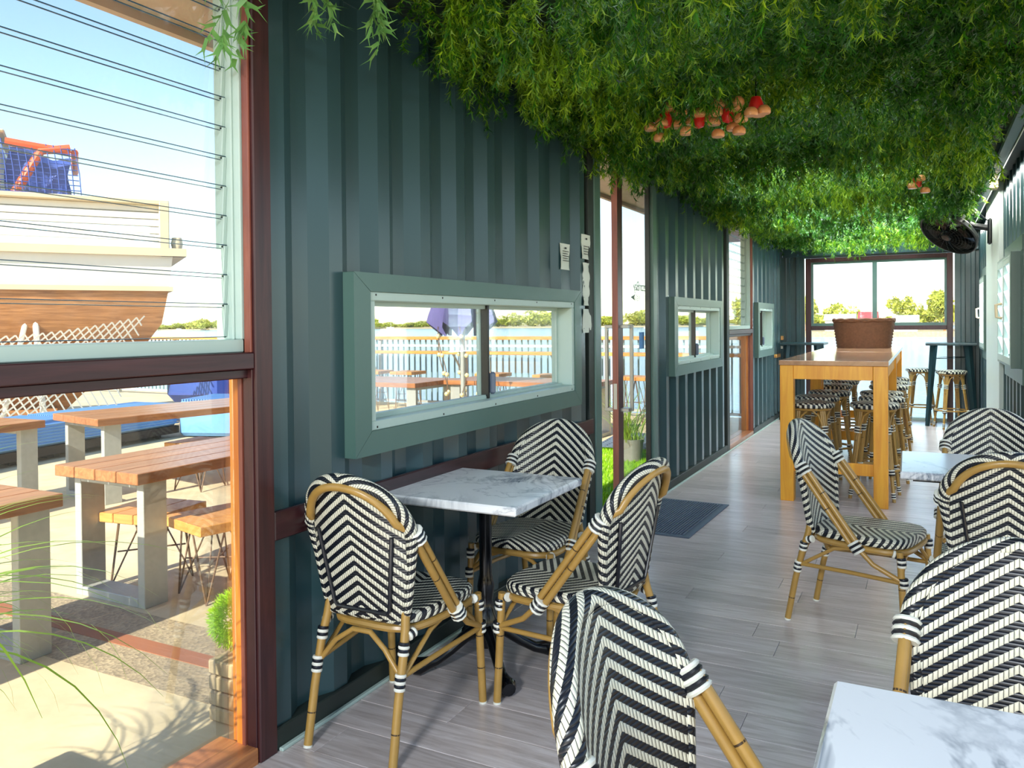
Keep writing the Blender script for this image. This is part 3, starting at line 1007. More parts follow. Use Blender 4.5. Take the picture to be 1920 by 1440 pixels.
def make_chair(label):
    t = thing('bistro_chair', label, 'chair', group='woven bistro chairs')
    # woven back: two faces and a rolled rim
    mb = MB()
    N, K = 30, 22
    xs = [WTOP * .985 * math.sin(a) for a in np.linspace(-math.pi / 2, math.pi / 2, N)]
    for off, flip in ((.013, False), (-.013, True)):
        g, u = [], []
        for x in xs:
            z0, z1 = zbot(x), ztop(x)
            zz = [z0 + (z1 - z0) * q / K for q in range(K + 1)]
            g.append([back_pt(x, z, off) for z in zz])
            u.append([(x, z) for z in zz])
        mb.grid(g, 0, u, flip)
    ol = outline()
    mb.woven_tube([back_pt(x, z, -.0105 * min(max((z - .62) / .12, 0), 1)) for x, z in ol], [.0155 + .0075 * min(max((z - .62) / .12, 0), 1) for x, z in ol])
    mb.build('backrest', M['weave'], t)
    # bamboo arch behind the back and black piping round the rear panel
    arch = [(WTOP * .90 * math.cos(a), ZW - .01 + (ZAP - ZW - .012) * math.sin(a) ** .92) for a in np.linspace(math.pi, 0, 30)]
    MB().tube([(-.2085, -.206, .722), (-.205, -.222, .742)] + [back_pt(x, z, -.031) for x, z in arch if z > .752] + [(.205, -.222, .742), (.2085, -.206, .722)], .0145, 10).build('back_arch', M['bamboo'], t)
    pp = [(-.148, .72), (-.112, ZB + .035), (-.10, ZB + .022), (.10, ZB + .022), (.112, ZB + .035), (.148, .72)]
    MB().tube([back_pt(x, z, -.019) for x, z in pp], .0075, 8).build('piping', M['bind_b'], t)
    # seat pad
    sb = MB()
    n = 40
    def srad(a):
        c, s_ = math.cos(a), math.sin(a)
        hw = .195 + .022 * s_
        return (abs(c / hw) ** 4.2 + abs(s_ / .213) ** 4.2) ** (-1 / 4.2)
    rings = [(0.02, .452, 0), (.3, .453, 0), (.6, .455, 0), (.86, .457, 0), (.96, .4555, 0), (1.0, .447, .008), (1.012, .434, .02), (1.0, .421, .03), (.95, .414, .04), (.4, .412, .1)]
    V, U = [], []
    for k, z, e in rings:
        for q in range(n):
            a = 2 * math.pi * q / n
            rr = srad(a) * k
            x, y_ = rr * math.cos(a), rr * math.sin(a) + .015
            V.append((x, y_, z))
            U.append((x * (1 + e * 2), -(y_ * (1 + e * 2)) - e))
    F = []
    for i in range(len(rings) - 1):
        for q in range(n):
            F.append((i * n + q, (i + 1) * n + q, (i + 1) * n + (q + 1) % n, i * n + (q + 1) % n))
    F.append(tuple(range(n)))
    sb.add(V, F, 0, U)
    sb.build('seat', M['weave_seat'], t)
    ring = [(srad(a) * .97 * math.cos(a), srad(a) * .97 * math.sin(a) + .015, .402) for a in np.linspace(0, 2 * math.pi, 33)[:-1]]
    MB().tube(ring, .0135, 8, closed=True).build('seat_frame', M['bamboo'], t)
    lr = .0145
    for sg in (-1, 1):
        fp = [(sg * .202, .229, 0), (sg * .197, .205, .415)]
        lm = MB().tube(fp, lr, 12)
        lm.tube([(sg * .202, .229, 0), (sg * .202, .2285, .008)], lr * 1.04, 12, mi=2)
        nodes_on(lm, fp[0], fp[1], (.33, .62), lr)
        lm.build('leg', [M['bamboo'], M['node'], M['bind_w']], t)
        rp = [(sg * .171, -.300, 0), (sg * .169, -.262, .20), (sg * .167, -.228, .34), (sg * .160, -.205, .42), (sg * .155, -.196, .475)]
        lm = MB().tube(rp, lr, 12)
        lm.tube([(sg * .171, -.300, 0), (sg * .171, -.2985, .008)], lr * 1.04, 12, mi=2)
        nodes_on(lm, rp[0], rp[1], (.55,), lr)
        lm.build('leg', [M['bamboo'], M['node'], M['bind_w']], t)
        # twin rod arm
        a, b = Vector((sg * .207, -.214, .735)), Vector((sg * .214, .040, .395))
        d = (b - a).normalized()
        side = d.cross(Vector((1, 0, 0))).normalized()
        am = MB()
        for s2 in (-1, 1):
            o = side * (s2 * .0135)
            am.tube([a + o, (a + b) / 2 + o, b + o], .013, 12)
            nodes_on(am, a + o, b + o, (.42 + .08 * s2,), .013)
        am.build('arm', [M['bamboo'], M['node']], t)
        lw = MB().tube([b - d * .03, Vector((sg * .213, .10, .345)), (sg * .203, .213, .292)], .0105, 10)
        lw.build('arm_brace', M['bamboo'], t)
        # stretchers and arched braces
        MB().tube([(sg * .168, -.245, .275), (sg * .19, .0, .285), (sg * .200, .215, .285)], .0095, 10).build('stretcher', M['bamboo'], t)
        MB().tube([(sg * .168, -.24, .27), (sg * .175, -.08, .375), (sg * .17, .08, .405)], .0085, 8).build('brace', M['bamboo'], t)
        for k in range(2):
            pass
        # bindings
        wraps(t, a + d * .012, d, .0285, 5)
        wraps(t, b - d * .015, d, .0275, 5)
        wraps(t, (sg * .1985, .213, .372), (0, -.06, 1), .0185, 4)
        wraps(t, (sg * .2005, .222, .287), (0, -.06, 1), .0185, 4)
        wraps(t, (sg * .166, -.224, .36), (0, .18, 1), .0185, 4)
        wraps(t, (sg * .1685, -.250, .262), (0, .18, 1), .0185, 5)
        wraps(t, (sg * .19, .19, .398), (sg * .4, -1, .3), .0165, 3)
        wraps(t, (sg * .172, -.19, .398), (sg * .2, 1, .3), .0165, 3)
    MB().tube([(-.163, -.24, .275), (-.10, -.235, .35), (-.035, -.225, .393), (.035, -.225, .393), (.10, -.235, .35), (.163, -.24, .275)], .009, 10).build('brace', M['bamboo'], t)
    MB().tube([(-.195, .21, .30), (-.11, .20, .37), (-.04, .195, .395), (.04, .195, .395), (.11, .20, .37), (.195, .21, .30)], .009, 10).build('brace', M['bamboo'], t)
    return t

chairs = [
    (-1.660, 2.333, 0.4, 'woven chair seen from behind at left table, bamboo arch facing the camera'),
    (-1.623, 3.313, 179.0, 'woven chair on far side of left table, against the green wall'),
    (-1.156, 2.751, 82.3, 'woven chair on aisle side of left table, turned to the wall'),
    (-.246, 4.011, -105.0, 'woven chair in the aisle, sideways to the middle right marble table'),
    (-.214, 1.266, -96.8, 'nearest woven chair, back filling bottom centre of the photo'),
    (.147, 1.706, 174.2, 'woven chair behind nearest marble table, back facing the camera'),
    (.253, 3.668, 2.6, 'woven chair at near side of middle right table, bamboo arch showing'),
    (.280, 4.662, 174.5, 'woven chair on far side of middle right marble table'),
]
c0 = make_chair(chairs[0][3])
c0.location = (chairs[0][0], chairs[0][1], 0)
c0.rotation_euler = (0, 0, R(chairs[0][2]))
for x, y, a, lb in chairs[1:]:
    dup(c0, (x, y, 0), R(a), lb)

# ------------------------------------------------------------------ marble tables
def make_table(label, w, d):
    t = thing('cafe_table', label, 'table', group='marble topped cafe tables')
    mb = MB().box(-w / 2, w / 2, -d / 2, d / 2, .708, .742, c=.006)
    mb.build('table_top', M['marble'], t)
    MB().box(-w / 2 + .05, w / 2 - .05, -d / 2 + .05, d / 2 - .05, .694, .708).box(-.2, .2, -.03, .03, .68, .694).box(-.03, .03, -.2, .2, .68, .694).build('top_support', M['iron'], t, smooth=False)
    col = [(.0, .69), (.03, .69), (.03, .67), (.026, .66), (.026, .38), (.03, .36), (.036, .33), (.03, .29), (.026, .27), (.034, .24), (.05, .20), (.052, .15), (.04, .10), (.03, .08), (0, .08)]
    MB().lathe([(r_, z) for r_, z in col], 20).build('column', M['iron'], t)
    for k in range(4):
        a = R(45 + 90 * k)
        ca, sa = math.cos(a), math.sin(a)
        prof = [(.03, .16, .028), (.09, .13, .024), (.15, .085, .021), (.21, .05, .021), (.250, .042, .027), (.285, .036, .036), (.310, .032, .026)]
        MB().tube([(q * ca, q * sa, z) for q, z, _ in prof], [p[2] for p in prof], 12).build('foot', M['iron'], t)
    return t
t1 = make_table('square marble table against the green wall under the low window', .60, .625)
t1.location = (-1.605, 2.852, 0)
dup(t1, (.195, 4.195, 0), R(1), 'marble table half hidden behind chairs at middle right')
dup(t1, (.15, 1.258, 0), 0, 'nearest marble table in the bottom right corner')

# ------------------------------------------------------------------ bar tables and stools
def make_bar(label):
    t = thing('bar_table', label, 'table', group='honey timber bar tables')
    W, D = .78, 1.98
    MB().box(-W / 2, W / 2, 0, D, 1.062, 1.10, c=.003).build('table_top', M['bartop'], t)
    for x in (-W / 2 + .006, W / 2 - .106):
        for y in (.006, D - .106):
            MB().box(x, x + .10, y, y + .10, 0, 1.061, c=.003).build('leg', M['barwood'], t)
    for y in (.012, D - .042):
        MB().box(-W / 2 + .107, W / 2 - .107, y, y + .03, .955, 1.061, c=.002).build('apron', M['barwood'], t)
        MB().box(-W / 2 + .107, W / 2 - .107, y + .03, y + .06, .23, .32, c=.002).build('stretcher', M['barwood'], t)
    for x in (-W / 2 + .02, W / 2 - .05):
        MB().box(x, x + .03, .107, D - .107, .955, 1.061, c=.002).build('apron', M['barwood'], t)
    return t
bt = make_bar('nearer honey timber bar table with bare top')
bt.location = (-.632, 6.53, 0)
dup(bt, (-.632, 8.53, 0), 0, 'farther honey timber bar table carrying a woven basket')

def make_stool(label):
    t = thing('bar_stool', label, 'stool', group='woven bar stools')
    prof = [(0, .756), (.06, .756), (.12, .755), (.165, .752), (.180, .745), (.186, .732), (.183, .716), (.172, .708), (.0, .706)]
    MB().lathe(prof, 28, uvf=lambda p: (p[0], p[1] - (.75 - p[2]) * 1.0)).build('seat', M['weave_stool'], t)
    ringm = MB().tube([(.150 * math.cos(a), .150 * math.sin(a), .700) for a in np.linspace(0, 2 * math.pi, 25)[:-1]], .011, 8, closed=True)
    ringm.build('seat_frame', M['bamboo'], t)
    for k in range(4):
        a = R(45 + 90 * k)
        ca, sa = math.cos(a), math.sin(a)
        tp, bt_ = Vector((.128 * ca, .128 * sa, .70)), Vector((.225 * ca, .225 * sa, 0))
        tg = Vector((-sa, ca, 0))
        lm = MB()
        lm.tube([tp, bt_], .0135, 10)
        lm.tube([tp + tg * .02, tp * .36 + bt_ * .64 + tg * .015], .0105, 10)
        lm.tube([tp - tg * .02, tp * .36 + bt_ * .64 - tg * .015], .0105, 10)
        nodes_on(lm, tp, bt_, (.35, .72), .0135)
        lm.build('leg', [M['bamboo'], M['node']], t)
        d = (bt_ - tp).normalized()
        wraps(t, tp + d * .16, d, .028, 5, .011)
        wraps(t, tp + d * .48, d, .026, 4, .011)
        wraps(t, bt_ - d * .05, d, .0165, 5, .009)
        for sg in (-1, 1):
            e = tp + tg * sg * .09 - Vector((ca, sa, 0)) * .012
            MB().tube([tp + d * .15 + tg * sg * .015, tp + d * .05 + tg * sg * .045, e + Vector((0, 0, -.01))], .007, 6).build('brace', M['bamboo'], t)
    zr = .235
    rr = .128 + (.225 - .128) * (1 - zr / .70)
    MB().tube([(rr * math.cos(a), rr * math.sin(a), zr) for a in np.linspace(0, 2 * math.pi, 33)[:-1]], .0105, 8, closed=True).build('foot_ring', M['bamboo'], t)
    return t
ords = ['first', 'second', 'third', 'fourth', 'fifth', 'sixth']
st0 = make_stool('first woven bar stool from the camera on left side of the bar tables')
st0.location = (-.83, 6.88, 0)
st0.rotation_euler = (0, 0, R(5))
lefts = [(-.83, 6.88), (-.845, 7.45), (-.80, 8.02), (-.85, 8.9), (-.83, 9.5), (-.84, 10.1)]
rights = [(-.36, 6.98), (-.335, 7.55), (-.36, 8.12), (-.33, 8.95), (-.35, 9.55), (-.34, 10.15)]
for i, (x, y) in enumerate(lefts[1:]):
    dup(st0, (x, y, 0), R(random.uniform(-20, 20)), '%s woven bar stool from the camera on left side of the bar tables' % ords[i + 1])
for i, (x, y) in enumerate(rights):
    dup(st0, (x, y, 0), R(random.uniform(-20, 20)), '%s woven bar stool from the camera on right side of the bar tables' % ords[i])
dup(st0, (.30, 11.85, 0), R(20), 'woven bar stool in front of the dark tall table at far right')
dup(st0, (-.06, 12.25, 0), R(-10), 'woven bar stool left of the dark tall table, before bright window')

def make_tall(label):
    t = thing('tall_table', label, 'table', group='dark metal tall tables')
    MB().box(-.30, .30, -.30, .30, 1.07, 1.10, c=.006).build('table_top', M['tealmetal'], t)
    for sx in (-1, 1):
        for sy in (-1, 1):
            a, b = Vector((sx * .20, sy * .20, 1.07)), Vector((sx * .28, sy * .28, 0))
            MB().tube([a, b], [.045, .026], 4).build('leg', M['tealmetal'], t, smooth=False)
    MB().tube([(-.21, -.21, .90), (.21, -.21, .90), (.21, .21, .90), (-.21, .21, .90)], .009, 6, closed=True).build('brace', M['tealmetal'], t)
    return t
tt = make_tall('dark metal tall table in far right corner')
tt.location = (.30, 12.25, 0)
dup(tt, (-1.56, 12.2, 0), 0, 'dark metal tall table in far left corner')

# basket
bk = thing('basket', 'brown woven oval basket on the far end of bar tables', 'basket', (-.62, 9.85, 1.1))
mb = MB()
n = 40
V, F = [], []
rows = 9
for i in range(rows * 3 + 1):
    z = .31 * i / (rows * 3)
    k = 1 + .14 * (z / .31)
    for q in range(n):
        a = 2 * math.pi * q / n
        bum = 1 + .038 * math.sin(math.pi * 2 * i / 3 + (math.pi if q % 2 else 0))
        V.append((.278 * k * bum * math.cos(a), .20 * k * bum * math.sin(a), z))
for i in range(rows * 3):
    for q in range(n):
        F.append((i * n + q, i * n + (q + 1) % n, (i + 1) * n + (q + 1) % n, (i + 1) * n + q))
mb.add(V, F)
mb.lathe([(0, .006), (.27, .006)], n, sy=.72)
mb.build('body', M['basket'], bk)
for i in range(2):
    MB().tube([(.318 * math.cos(a), .229 * math.sin(a), .305 + .014 * i + .005 * math.sin(a * 14 + i * 3)) for a in np.linspace(0, 2 * math.pi, 85)[:-1]], .013, 8, closed=True).build('rim', M['basket'], bk)

# ------------------------------------------------------------------ doormat, papers, fans
mt = thing('doormat', 'dark ribbed doormat on floor inside the sliding door', 'mat', (-1.62, 5.65, 0), R(-1.5))
mb = MB().box(-.26, .27, -.53, .53, 0, .006, c=.002).box(.235, .27, -.53, .53, .006, .009).box(-.26, .235, -.53, -.495, .006, .009).box(-.26, .235, .495, .53, .006, .009)
mb.build('base', M['mat'], mt)
rb = MB()
for yy in np.arange(-.255, .23, .0195):
    rb.box(yy, yy + .009, -.492, .492, .006, .015, c=.002)
rb.build('rib', M['mat'], mt, kind='stuff')

papers = [(4.385, 1.80, .13, .155, 'white paper notice on green wall, nearer of the upper two'),
          (4.715, 1.885, .135, .155, 'highest white paper notice beside the sliding door'),
          (4.715, 1.65, .10, .27, 'crumpled clear paper strip below the highest notice beside the door'),
          (4.725, 1.418, .135, .15, 'lowest white paper notice beside the sliding door')]
for i, (yy, zz, ww, hh, lb) in enumerate(papers):
    p = thing('paper_notice', lb, 'notice', (XL + .004, yy, zz), 0, 'paper notices by the door')
    g = [[(.0035 * math.sin(3 * a + 5 * b + i) + (.004 if i == 2 else .001) * math.sin(17 * b + 9 * a), ww * (a - .5), hh * (b - .5)) for b in np.linspace(0, 1, 12)] for a in np.linspace(0, 1, 6)]
    mb = MB().grid(g)
    mb.grid([[(x - .0015, y_, z) for x, y_, z in rw] for rw in g], flip=True)
    mb.build('sheet', M['paper'], p)
    if i < 2:
        pr = MB()
        for k in range(5 if i == 0 else 4):
            zz2 = .03 - k * .014 if i == 0 else .0 - k * .016
            pr.box(.0050, .0058, -.045, .03 if k % 2 else .045, zz2, zz2 + .004)
        pr.box(.0050, .0058, -.012, .012, .045, .056)
        pr.build('print', M['ink'], p, smooth=False)

def fan(name, label, c, nrm, rad, wallp, rim, cols, hub=.05):
    f = thing(name, label, 'fan', c)
    nv = Vector(nrm).normalized()
    q = nv.to_track_quat('Z', 'Y').to_matrix().to_4x4()
    cg = MB()
    for k in range(9):
        rr = rad * (.16 + .80 * k / 8)
        zz = .05 * (1 - (rr / rad) ** 2)
        cg.tube([(rr * math.cos(a), rr * math.sin(a), zz) for a in np.linspace(0, 2 * math.pi, 41)[:-1]], .0022 if rad > .3 else .0018, 4, closed=True)
    for k in range(20):
        a = 2 * math.pi * k / 20
        cg.tube([(rr * math.cos(a), rr * math.sin(a), .05 * (1 - (rr / rad) ** 2)) for rr in np.linspace(rad * .12, rad, 6)], .002, 4)
    cg.xf(q)
    cg.build('front_cage', cols[0], f, smooth=False)
    MB().tube([(rad * math.cos(a), rad * math.sin(a), 0) for a in np.linspace(0, 2 * math.pi, 49)[:-1]], rim, 8, closed=True).xf(q).build('rim', cols[1], f)
    MB().lathe([(rad, 0), (rad * .97, -.05), (rad * .8, -.09), (rad * .35, -.11), (0, -.115)], 36).xf(q).build('rear_shell', M['black'], f)
    MB().lathe([(0, .062), (hub * .8, .06), (hub, .05), (hub, .02), (0, .02)], 24).xf(q).build('hub', M['black'], f)
    for k in range(4):
        a0 = math.pi / 2 * k
        g = [[(rr * math.cos(a0 + t * .9 + rr), rr * math.sin(a0 + t * .9 + rr), -.055 + .05 * t) for rr in np.linspace(hub, rad * .9, 6)] for t in np.linspace(0, 1, 5)]
        b = MB().grid(g)
        b.grid([[(x, y_, z - .003) for x, y_, z in rw] for rw in g], flip=True)
        b.xf(q).build('blade', M['iron'], f)
    MB().lathe([(0, -.10), (.10, -.10), (.115, -.13), (.11, -.24), (.08, -.27), (0, -.27)], 24).xf(q).build('motor', M['black'], f)
    wp = Vector(wallp) - Vector(c)
    mo = q @ Vector((0, 0, -.2))
    MB().tube([mo, mo.lerp(wp, .5) + Vector((0, 0, -.02)), wp], [.035, .028, .035], 10).build('bracket_arm', M['black'], f)
    return f, wp
fc = (.215, 9.5, 2.30)
fd_ = (Vector(fc) - Vector((0, 0, CAMH))).normalized()
fr_ = fd_.cross(Vector((0, 0, 1))).normalized()
fu_ = fr_.cross(fd_)
f, wp = fan('wall_fan', 'black wall fan tilted downwards on right wall near the far window', fc, (-.48 * fr_ - .70 * fu_ - .53 * fd_), .29, (.59, 9.6, 2.35), .010, (M['black'], M['black']))
MB().box(wp.x - .02, wp.x + .02, wp.y - .05, wp.y + .05, wp.z - .17, wp.z + .10, c=.015).build('wall_plate', M['black'], f)
MB().tube([wp + Vector((-.02, 0, .08)), wp + Vector((-.10, -.02, .16)), wp + Vector((-.16, -.05, .14)), wp + Vector((-.20, -.1, .22)), wp + Vector((-.10, -.3, .28))], .007, 6).build('cable', M['black'], f)
f2, wp2 = fan('wall_fan', 'fan with white rim cut off by top right corner of the photo', (.52, 2.85, 2.53), (-.35, -.45, -.8), .30, (.64, 3.0, 2.67), .012, (M['steel'], M['white']))
tag(MB().box(.50, .56, 8.0, 8.14, 2.53, 2.595, c=.006).build('junction_box', M['cream']), 'small beige junction box under cable tray above the wall fan', 'electrical box')

# ------------------------------------------------------------------ hanging greenery
def leaflets(base, d, s, L, wv):
    """forked flat leaf: 7 verts, 4 tris"""
    m = base + d * (L * .55)
    return [base - s * wv, base + s * wv, m + s * wv * 1.1, m - s * wv * 1.1, m, base + d * L + s * (L * .33), base + d * (L * .95) - s * (L * .36)], [(0, 1, 2), (0, 2, 3), (3, 4, 6), (4, 2, 5)]

def bunch(r_, strands, leaves, L0, L1, ll, lw, spread=.028, d0=.5, d1=3.2):
    V, F = [], []
    for sidx in range(strands):
        p = np.array([r_.normal(0, spread), r_.normal(0, spread), 0.0])
        L = r_.uniform(L0, L1)
        n = 7
        drift = np.array([r_.normal(0, .13), r_.normal(0, .13), -1.0])
        pts = [p]
        for i in range(n):
            dd = drift + r_.normal(0, .25, 3) * np.array([1, 1, .2])
            dd /= np.linalg.norm(dd)
            pts.append(pts[-1] + dd * L / n)
        for i in range(n):
            a, b_ = pts[i], pts[i + 1]
            t = r_.uniform(0, 2 * math.pi)
            s = np.array([math.cos(t), math.sin(t), 0]) * .0016
            k = len(V)
            V += [a - s, a + s, b_ + s, b_ - s]
            F += [(k, k + 1, k + 2), (k, k + 2, k + 3)]
        for i in range(leaves):
            q = r_.uniform(.08, 1.0)
            fi = q * n
            i0 = min(int(fi), n - 1)
            base = pts[i0] + (pts[i0 + 1] - pts[i0]) * (fi - i0)
            az = r_.uniform(0, 2 * math.pi)
            dn = r_.uniform(d0, d1)
            d = np.array([math.cos(az), math.sin(az), -dn])
            d /= np.linalg.norm(d)
            s = np.cross(d, r_.normal(0, 1, 3))
            s /= np.linalg.norm(s) + 1e-9
            vv, ff = leaflets(base, d, s, ll * r_.uniform(.6, 1.25), lw * r_.uniform(.8, 1.2))
            k = len(V)
            V += vv
            F += [tuple(k + x for x in t3) for t3 in ff]
    return np.array(V), np.array(F, dtype=np.int64)

def scatter(protos, places):
    """places: (x, y, z, scale_xy, scale_z, proto index, tint)"""
    Vs, Fs, Ts = [], [], []
    off = 0
    for x, y, z, sx, sz, pi_, tn in places:
        V, F = protos[pi_]
        a = rng.uniform(0, 2 * math.pi)
        c, s = math.cos(a), math.sin(a)
        W = np.empty_like(V)
        W[:, 0] = (V[:, 0] * c - V[:, 1] * s) * sx + x
        W[:, 1] = (V[:, 0] * s + V[:, 1] * c) * sx + y
        W[:, 2] = V[:, 2] * sz + z
        Vs.append(W)
        Fs.append(F + off)
        Ts.append(np.full(len(V), tn) + np.repeat(rng.normal(0, .22, len(V) // 7 + 1), 7)[:len(V)])
        off += len(V)
    return np.concatenate(Vs), np.concatenate(Fs), np.concatenate(Ts)

near = [bunch(rng, 8, 46, .20, .40, .047, .0029) for _ in range(6)]
mid = [bunch(rng, 8, 34, .20, .40, .050, .0038) for _ in range(6)]
far = [bunch(rng, 7, 22, .20, .40, .058, .0054) for _ in range(6)]
pl = []
def lump(x, y):
    return .5 + .25 * math.sin(2.1 * x + 1.3 * y) + .25 * math.sin(3.7 * x - 2.2 * y + 1)
yy = 1.9
while yy < YF - .1:
    st = .132 if yy < 7 else .135
    xx = XL + .08
    while xx < (.42 if yy < 5 else .34):
        x = xx + rng.normal(0, .03)
        y = yy + rng.normal(0, .03)
        keep = 1.0
        if y < 2.9 and x < -.9:
            keep = max(0.0, (y - 2.15) / .9) * .8 + (.0 if x < -1.2 else .2)
        if -1.3 < x < -.85 and 3.95 < y < 4.15:
            keep = .25
        if rng.random() < keep:
            pi_ = int(rng.integers(0, 6))
            kind = 0 if y < 4.2 else (1 if y < 7.5 else 2)
            l = lump(x, y)
            pl.append((x, y, ZC - .01, rng.uniform(.9, 1.25), rng.uniform(.50, 1.05) * (.74 + .44 * l), kind * 6 + pi_, .25 + .5 * l * rng.uniform(.6, 1.2)))
        xx += st
    yy += st
protos = near + mid + far
V, F, T = scatter(protos, pl)
fg = mesh_np('hanging_foliage', V, F, M['fern'], tint=T)
tag(fg, 'dense artificial fern greenery hanging from the whole ceiling', 'foliage', kind='stuff')
print('foliage tris', len(F), 'bunches', len(pl))

# separate staghorn sprigs at the near left edge
def sprig(x, y, z, L, sc, label, n=3, seed=3):
    r2 = np.random.default_rng(seed)
    V, F = bunch(r2, n, 20, L * .8, L, .075, .0072, .022, .1, 1.8)
    V = V * np.array([sc, sc, 1.0]) + np.array([0, 0, 0])
    o = mesh_np('hanging_sprig', V, F, M['sprig'], tint=np.full(len(V), .5) + r2.normal(0, .15, len(V)))
    o.location = (x, y, z)
    tag(o, label, 'plant', group='loose sprigs at the near edge of the greenery')
sprig(-1.80, 1.72, 2.69, .52, 1.0, 'pale green forked sprig hanging over the timber window post', 4, 11)
sprig(-1.72, 1.98, 2.62, .32, 1.0, 'pale green forked sprig at top edge right of the timber post', 3, 12)
sprig(-1.66, 2.20, 2.66, .36, .9, 'wispy dark sprig hanging alone before the corrugated wall', 3, 13)

# peach lamp clusters half hidden in the greenery
def cluster(x, y, z, n, label, sc=1.0, seed=1):
    r2 = random.Random(seed)
    c = thing('pendant_cluster', label, 'light', (x, y, z), 0, 'peach pendant clusters in the greenery')
    MB().tube([(0, 0, ZC - z), (0, 0, .04)], .003, 6).build('cord', M['iron'], c)
    MB().lathe([(0, .04), (.022 * sc, .035), (.036 * sc, 0), (.026 * sc, -.04), (0, -.05)], 14).build('core', M['red'], c)
    for k in range(n):
        a = 2 * math.pi * k / n + r2.uniform(-.3, .3)
        rr = r2.uniform(.03, .10) * sc
        zz = r2.uniform(-.09, .05)
        b = .034 * sc
        MB().lathe([(0, b * .9), (b * .6, b * .75), (b * .95, b * .3), (b, -b * .2), (b * .85, -b * .42), (0, -b * .42)], 16, c=(rr * math.cos(a), rr * math.sin(a), zz)).build('shade', M['peach'], c)
for i, (x, y, n) in enumerate(((-1.13, 3.84, 6), (-.985, 3.92, 5), (-.835, 3.88, 7), (-.69, 3.80, 4))):
    cluster(x, y, 2.40, n, ['leftmost', 'second from left', 'third from left', 'rightmost'][i] + ' peach and red pendant cluster in the overhead greenery', .95, i + 1)
cluster(-.055, 6.6, 2.42, 5, 'small faded pink pendant cluster deep in the greenery towards the fan', 1.0, 9)

# ------------------------------------------------------------------ outside: patio
G = -.12
struct(MB().box(-26, XL - .06, -9, 2.28, G - .3, G).box(-26, XL - .06, 2.86, 13.0, G - .3, G).build('patio', M['patio'], smooth=False), 'sunlit beige concrete patio outside the windows', 'ground')
struct(MB().box(-26, XL - .06, 2.28, 2.86, G - .3, G + .001).build('patio_band', M['aggregate'], smooth=False), 'exposed aggregate band crossing the patio', 'ground')
struct(MB().box(-26, -2.5, 2.52, 2.62, G, G + .004).build('trim_14', M['strip'], smooth=False), 'terracotta strip set in the aggregate band', 'trim')
struct(MB().box(XR + .1, 14, -14, 13, G - .3, G).box(-26, 14, -14, -9, G - .3, G).box(XL - .06, XR + .1, -9, YB - .001, G - .3, G).build('deck', M['patio'], smooth=False), 'concrete apron around the rest of the building', 'ground')
eav = MB().box(-2.86, XL - .05, .25, 13.2, 2.70, 2.78)
eav.box(-2.90, -2.86, .25, 13.2, 2.66, 2.80)
struct(eav.build('eave', M['soffit'], smooth=False), 'pale soffit of the eave outside the left wall', 'roof')

def patio_table(label, loc, rz, W, L, planks=4, legs_in=.08):
    t = thing('patio_table', label, 'table', loc, rz, 'timber and steel patio tables')
    H = .75
    pw = W / planks
    for i in range(planks):
        MB().box(-W / 2 + i * pw + .003, -W / 2 + (i + 1) * pw - .003, 0, L, H - .062, H, c=.004).build('plank', M['decktop'], t)
    for yq in (legs_in, L - legs_in - .10):
        fm = MB()
        a, b = -W / 2 + .06, W / 2 - .06
        fm.box(a, a + .055, yq, yq + .15, 0, H - .064, c=.003).box(b - .055, b, yq, yq + .15, 0, H - .064, c=.003)
        fm.box(a + .055, b - .055, yq, yq + .15, 0, .05, c=.003).box(a + .055, b - .055, yq, yq + .15, H - .10, H - .064, c=.003)
        fm.build('leg_frame', M['galv'], t)
    return t
patio_table('patio table with steel loop legs filling the near louvre window', (-4.03, 2.82, G), 0, .70, 2.6)
patio_table('patio table end cut off by left edge of the photo, nearest camera', (-3.93, -.20, G), 0, .70, 2.55)
patio_table('patio table behind, in front of the blue bench', (-6.62, 4.45, G), R(-10), .85, 2.4)
patio_table('patio table at left edge before the blue bench', (-6.85, 1.85, G), R(4), .85, 2.3)
patio_table('patio table seen through the low window, left of the parasol', (-8.6, 9.35, G), R(-90), 1.1, 2.6)
patio_table('patio table seen through the low window, right of the parasol', (-6.0, 9.95, G), R(-90), .9, 2.2)

def patio_stool(label, x, y, rz, h=.45, w=.44):
    t = thing('patio_stool', label, 'stool', (x, y, G), rz, 'timber stools with wire legs')
    for i in range(3):
        a = -w / 2 + i * w / 3
        MB().box(a + .002, a + w / 3 - .002, -w / 2, w / 2, h - .055, h, c=.004).build('plank', M['decktop_x'], t)
    for sx in (-1, 1):
        for sy in (-1, 1):
            m = MB()
            f_ = Vector((sx * w * .36, sy * w * .36, 0))
            m.tube([(sx * w * .42, sy * w * .14, h - .056), f_], .006, 6)
            m.tube([(sx * w * .14, sy * w * .42, h - .056), f_], .006, 6)
            m.tube([(sx * w * .05, sy * w * .10, h - .056), f_], .005, 6)
            m.build('leg', M['rod'], t)
    k = w * .30
    MB().tube([(-k, -k, h * .45), (k, k, h * .45)], .005, 6).tube([(-k, k, h * .45), (k, -k, h * .45)], .005, 6).build('brace', M['rod'], t)
    return t
ps = patio_stool('low timber stool behind left leg of the near patio table', -4.12, 3.25, R(8))
dup(ps, (-3.60, 3.28, G), R(-14), 'low timber stool right of the near patio table leg frame')
dup(ps, (-3.72, 4.02, G), R(-6), 'low timber stool under right edge of the near patio table')
dup(ps, (-6.1, 5.35, G), R(5), 'low timber stool under the table by the blue bench, nearer one')
dup(ps, (-6.0, 6.1, G), R(-8), 'low timber stool under the table by the blue bench, farther one')
dup(ps, (-7.5, 8.4, G), R(0), 'low timber stool beside the table left of the parasol')

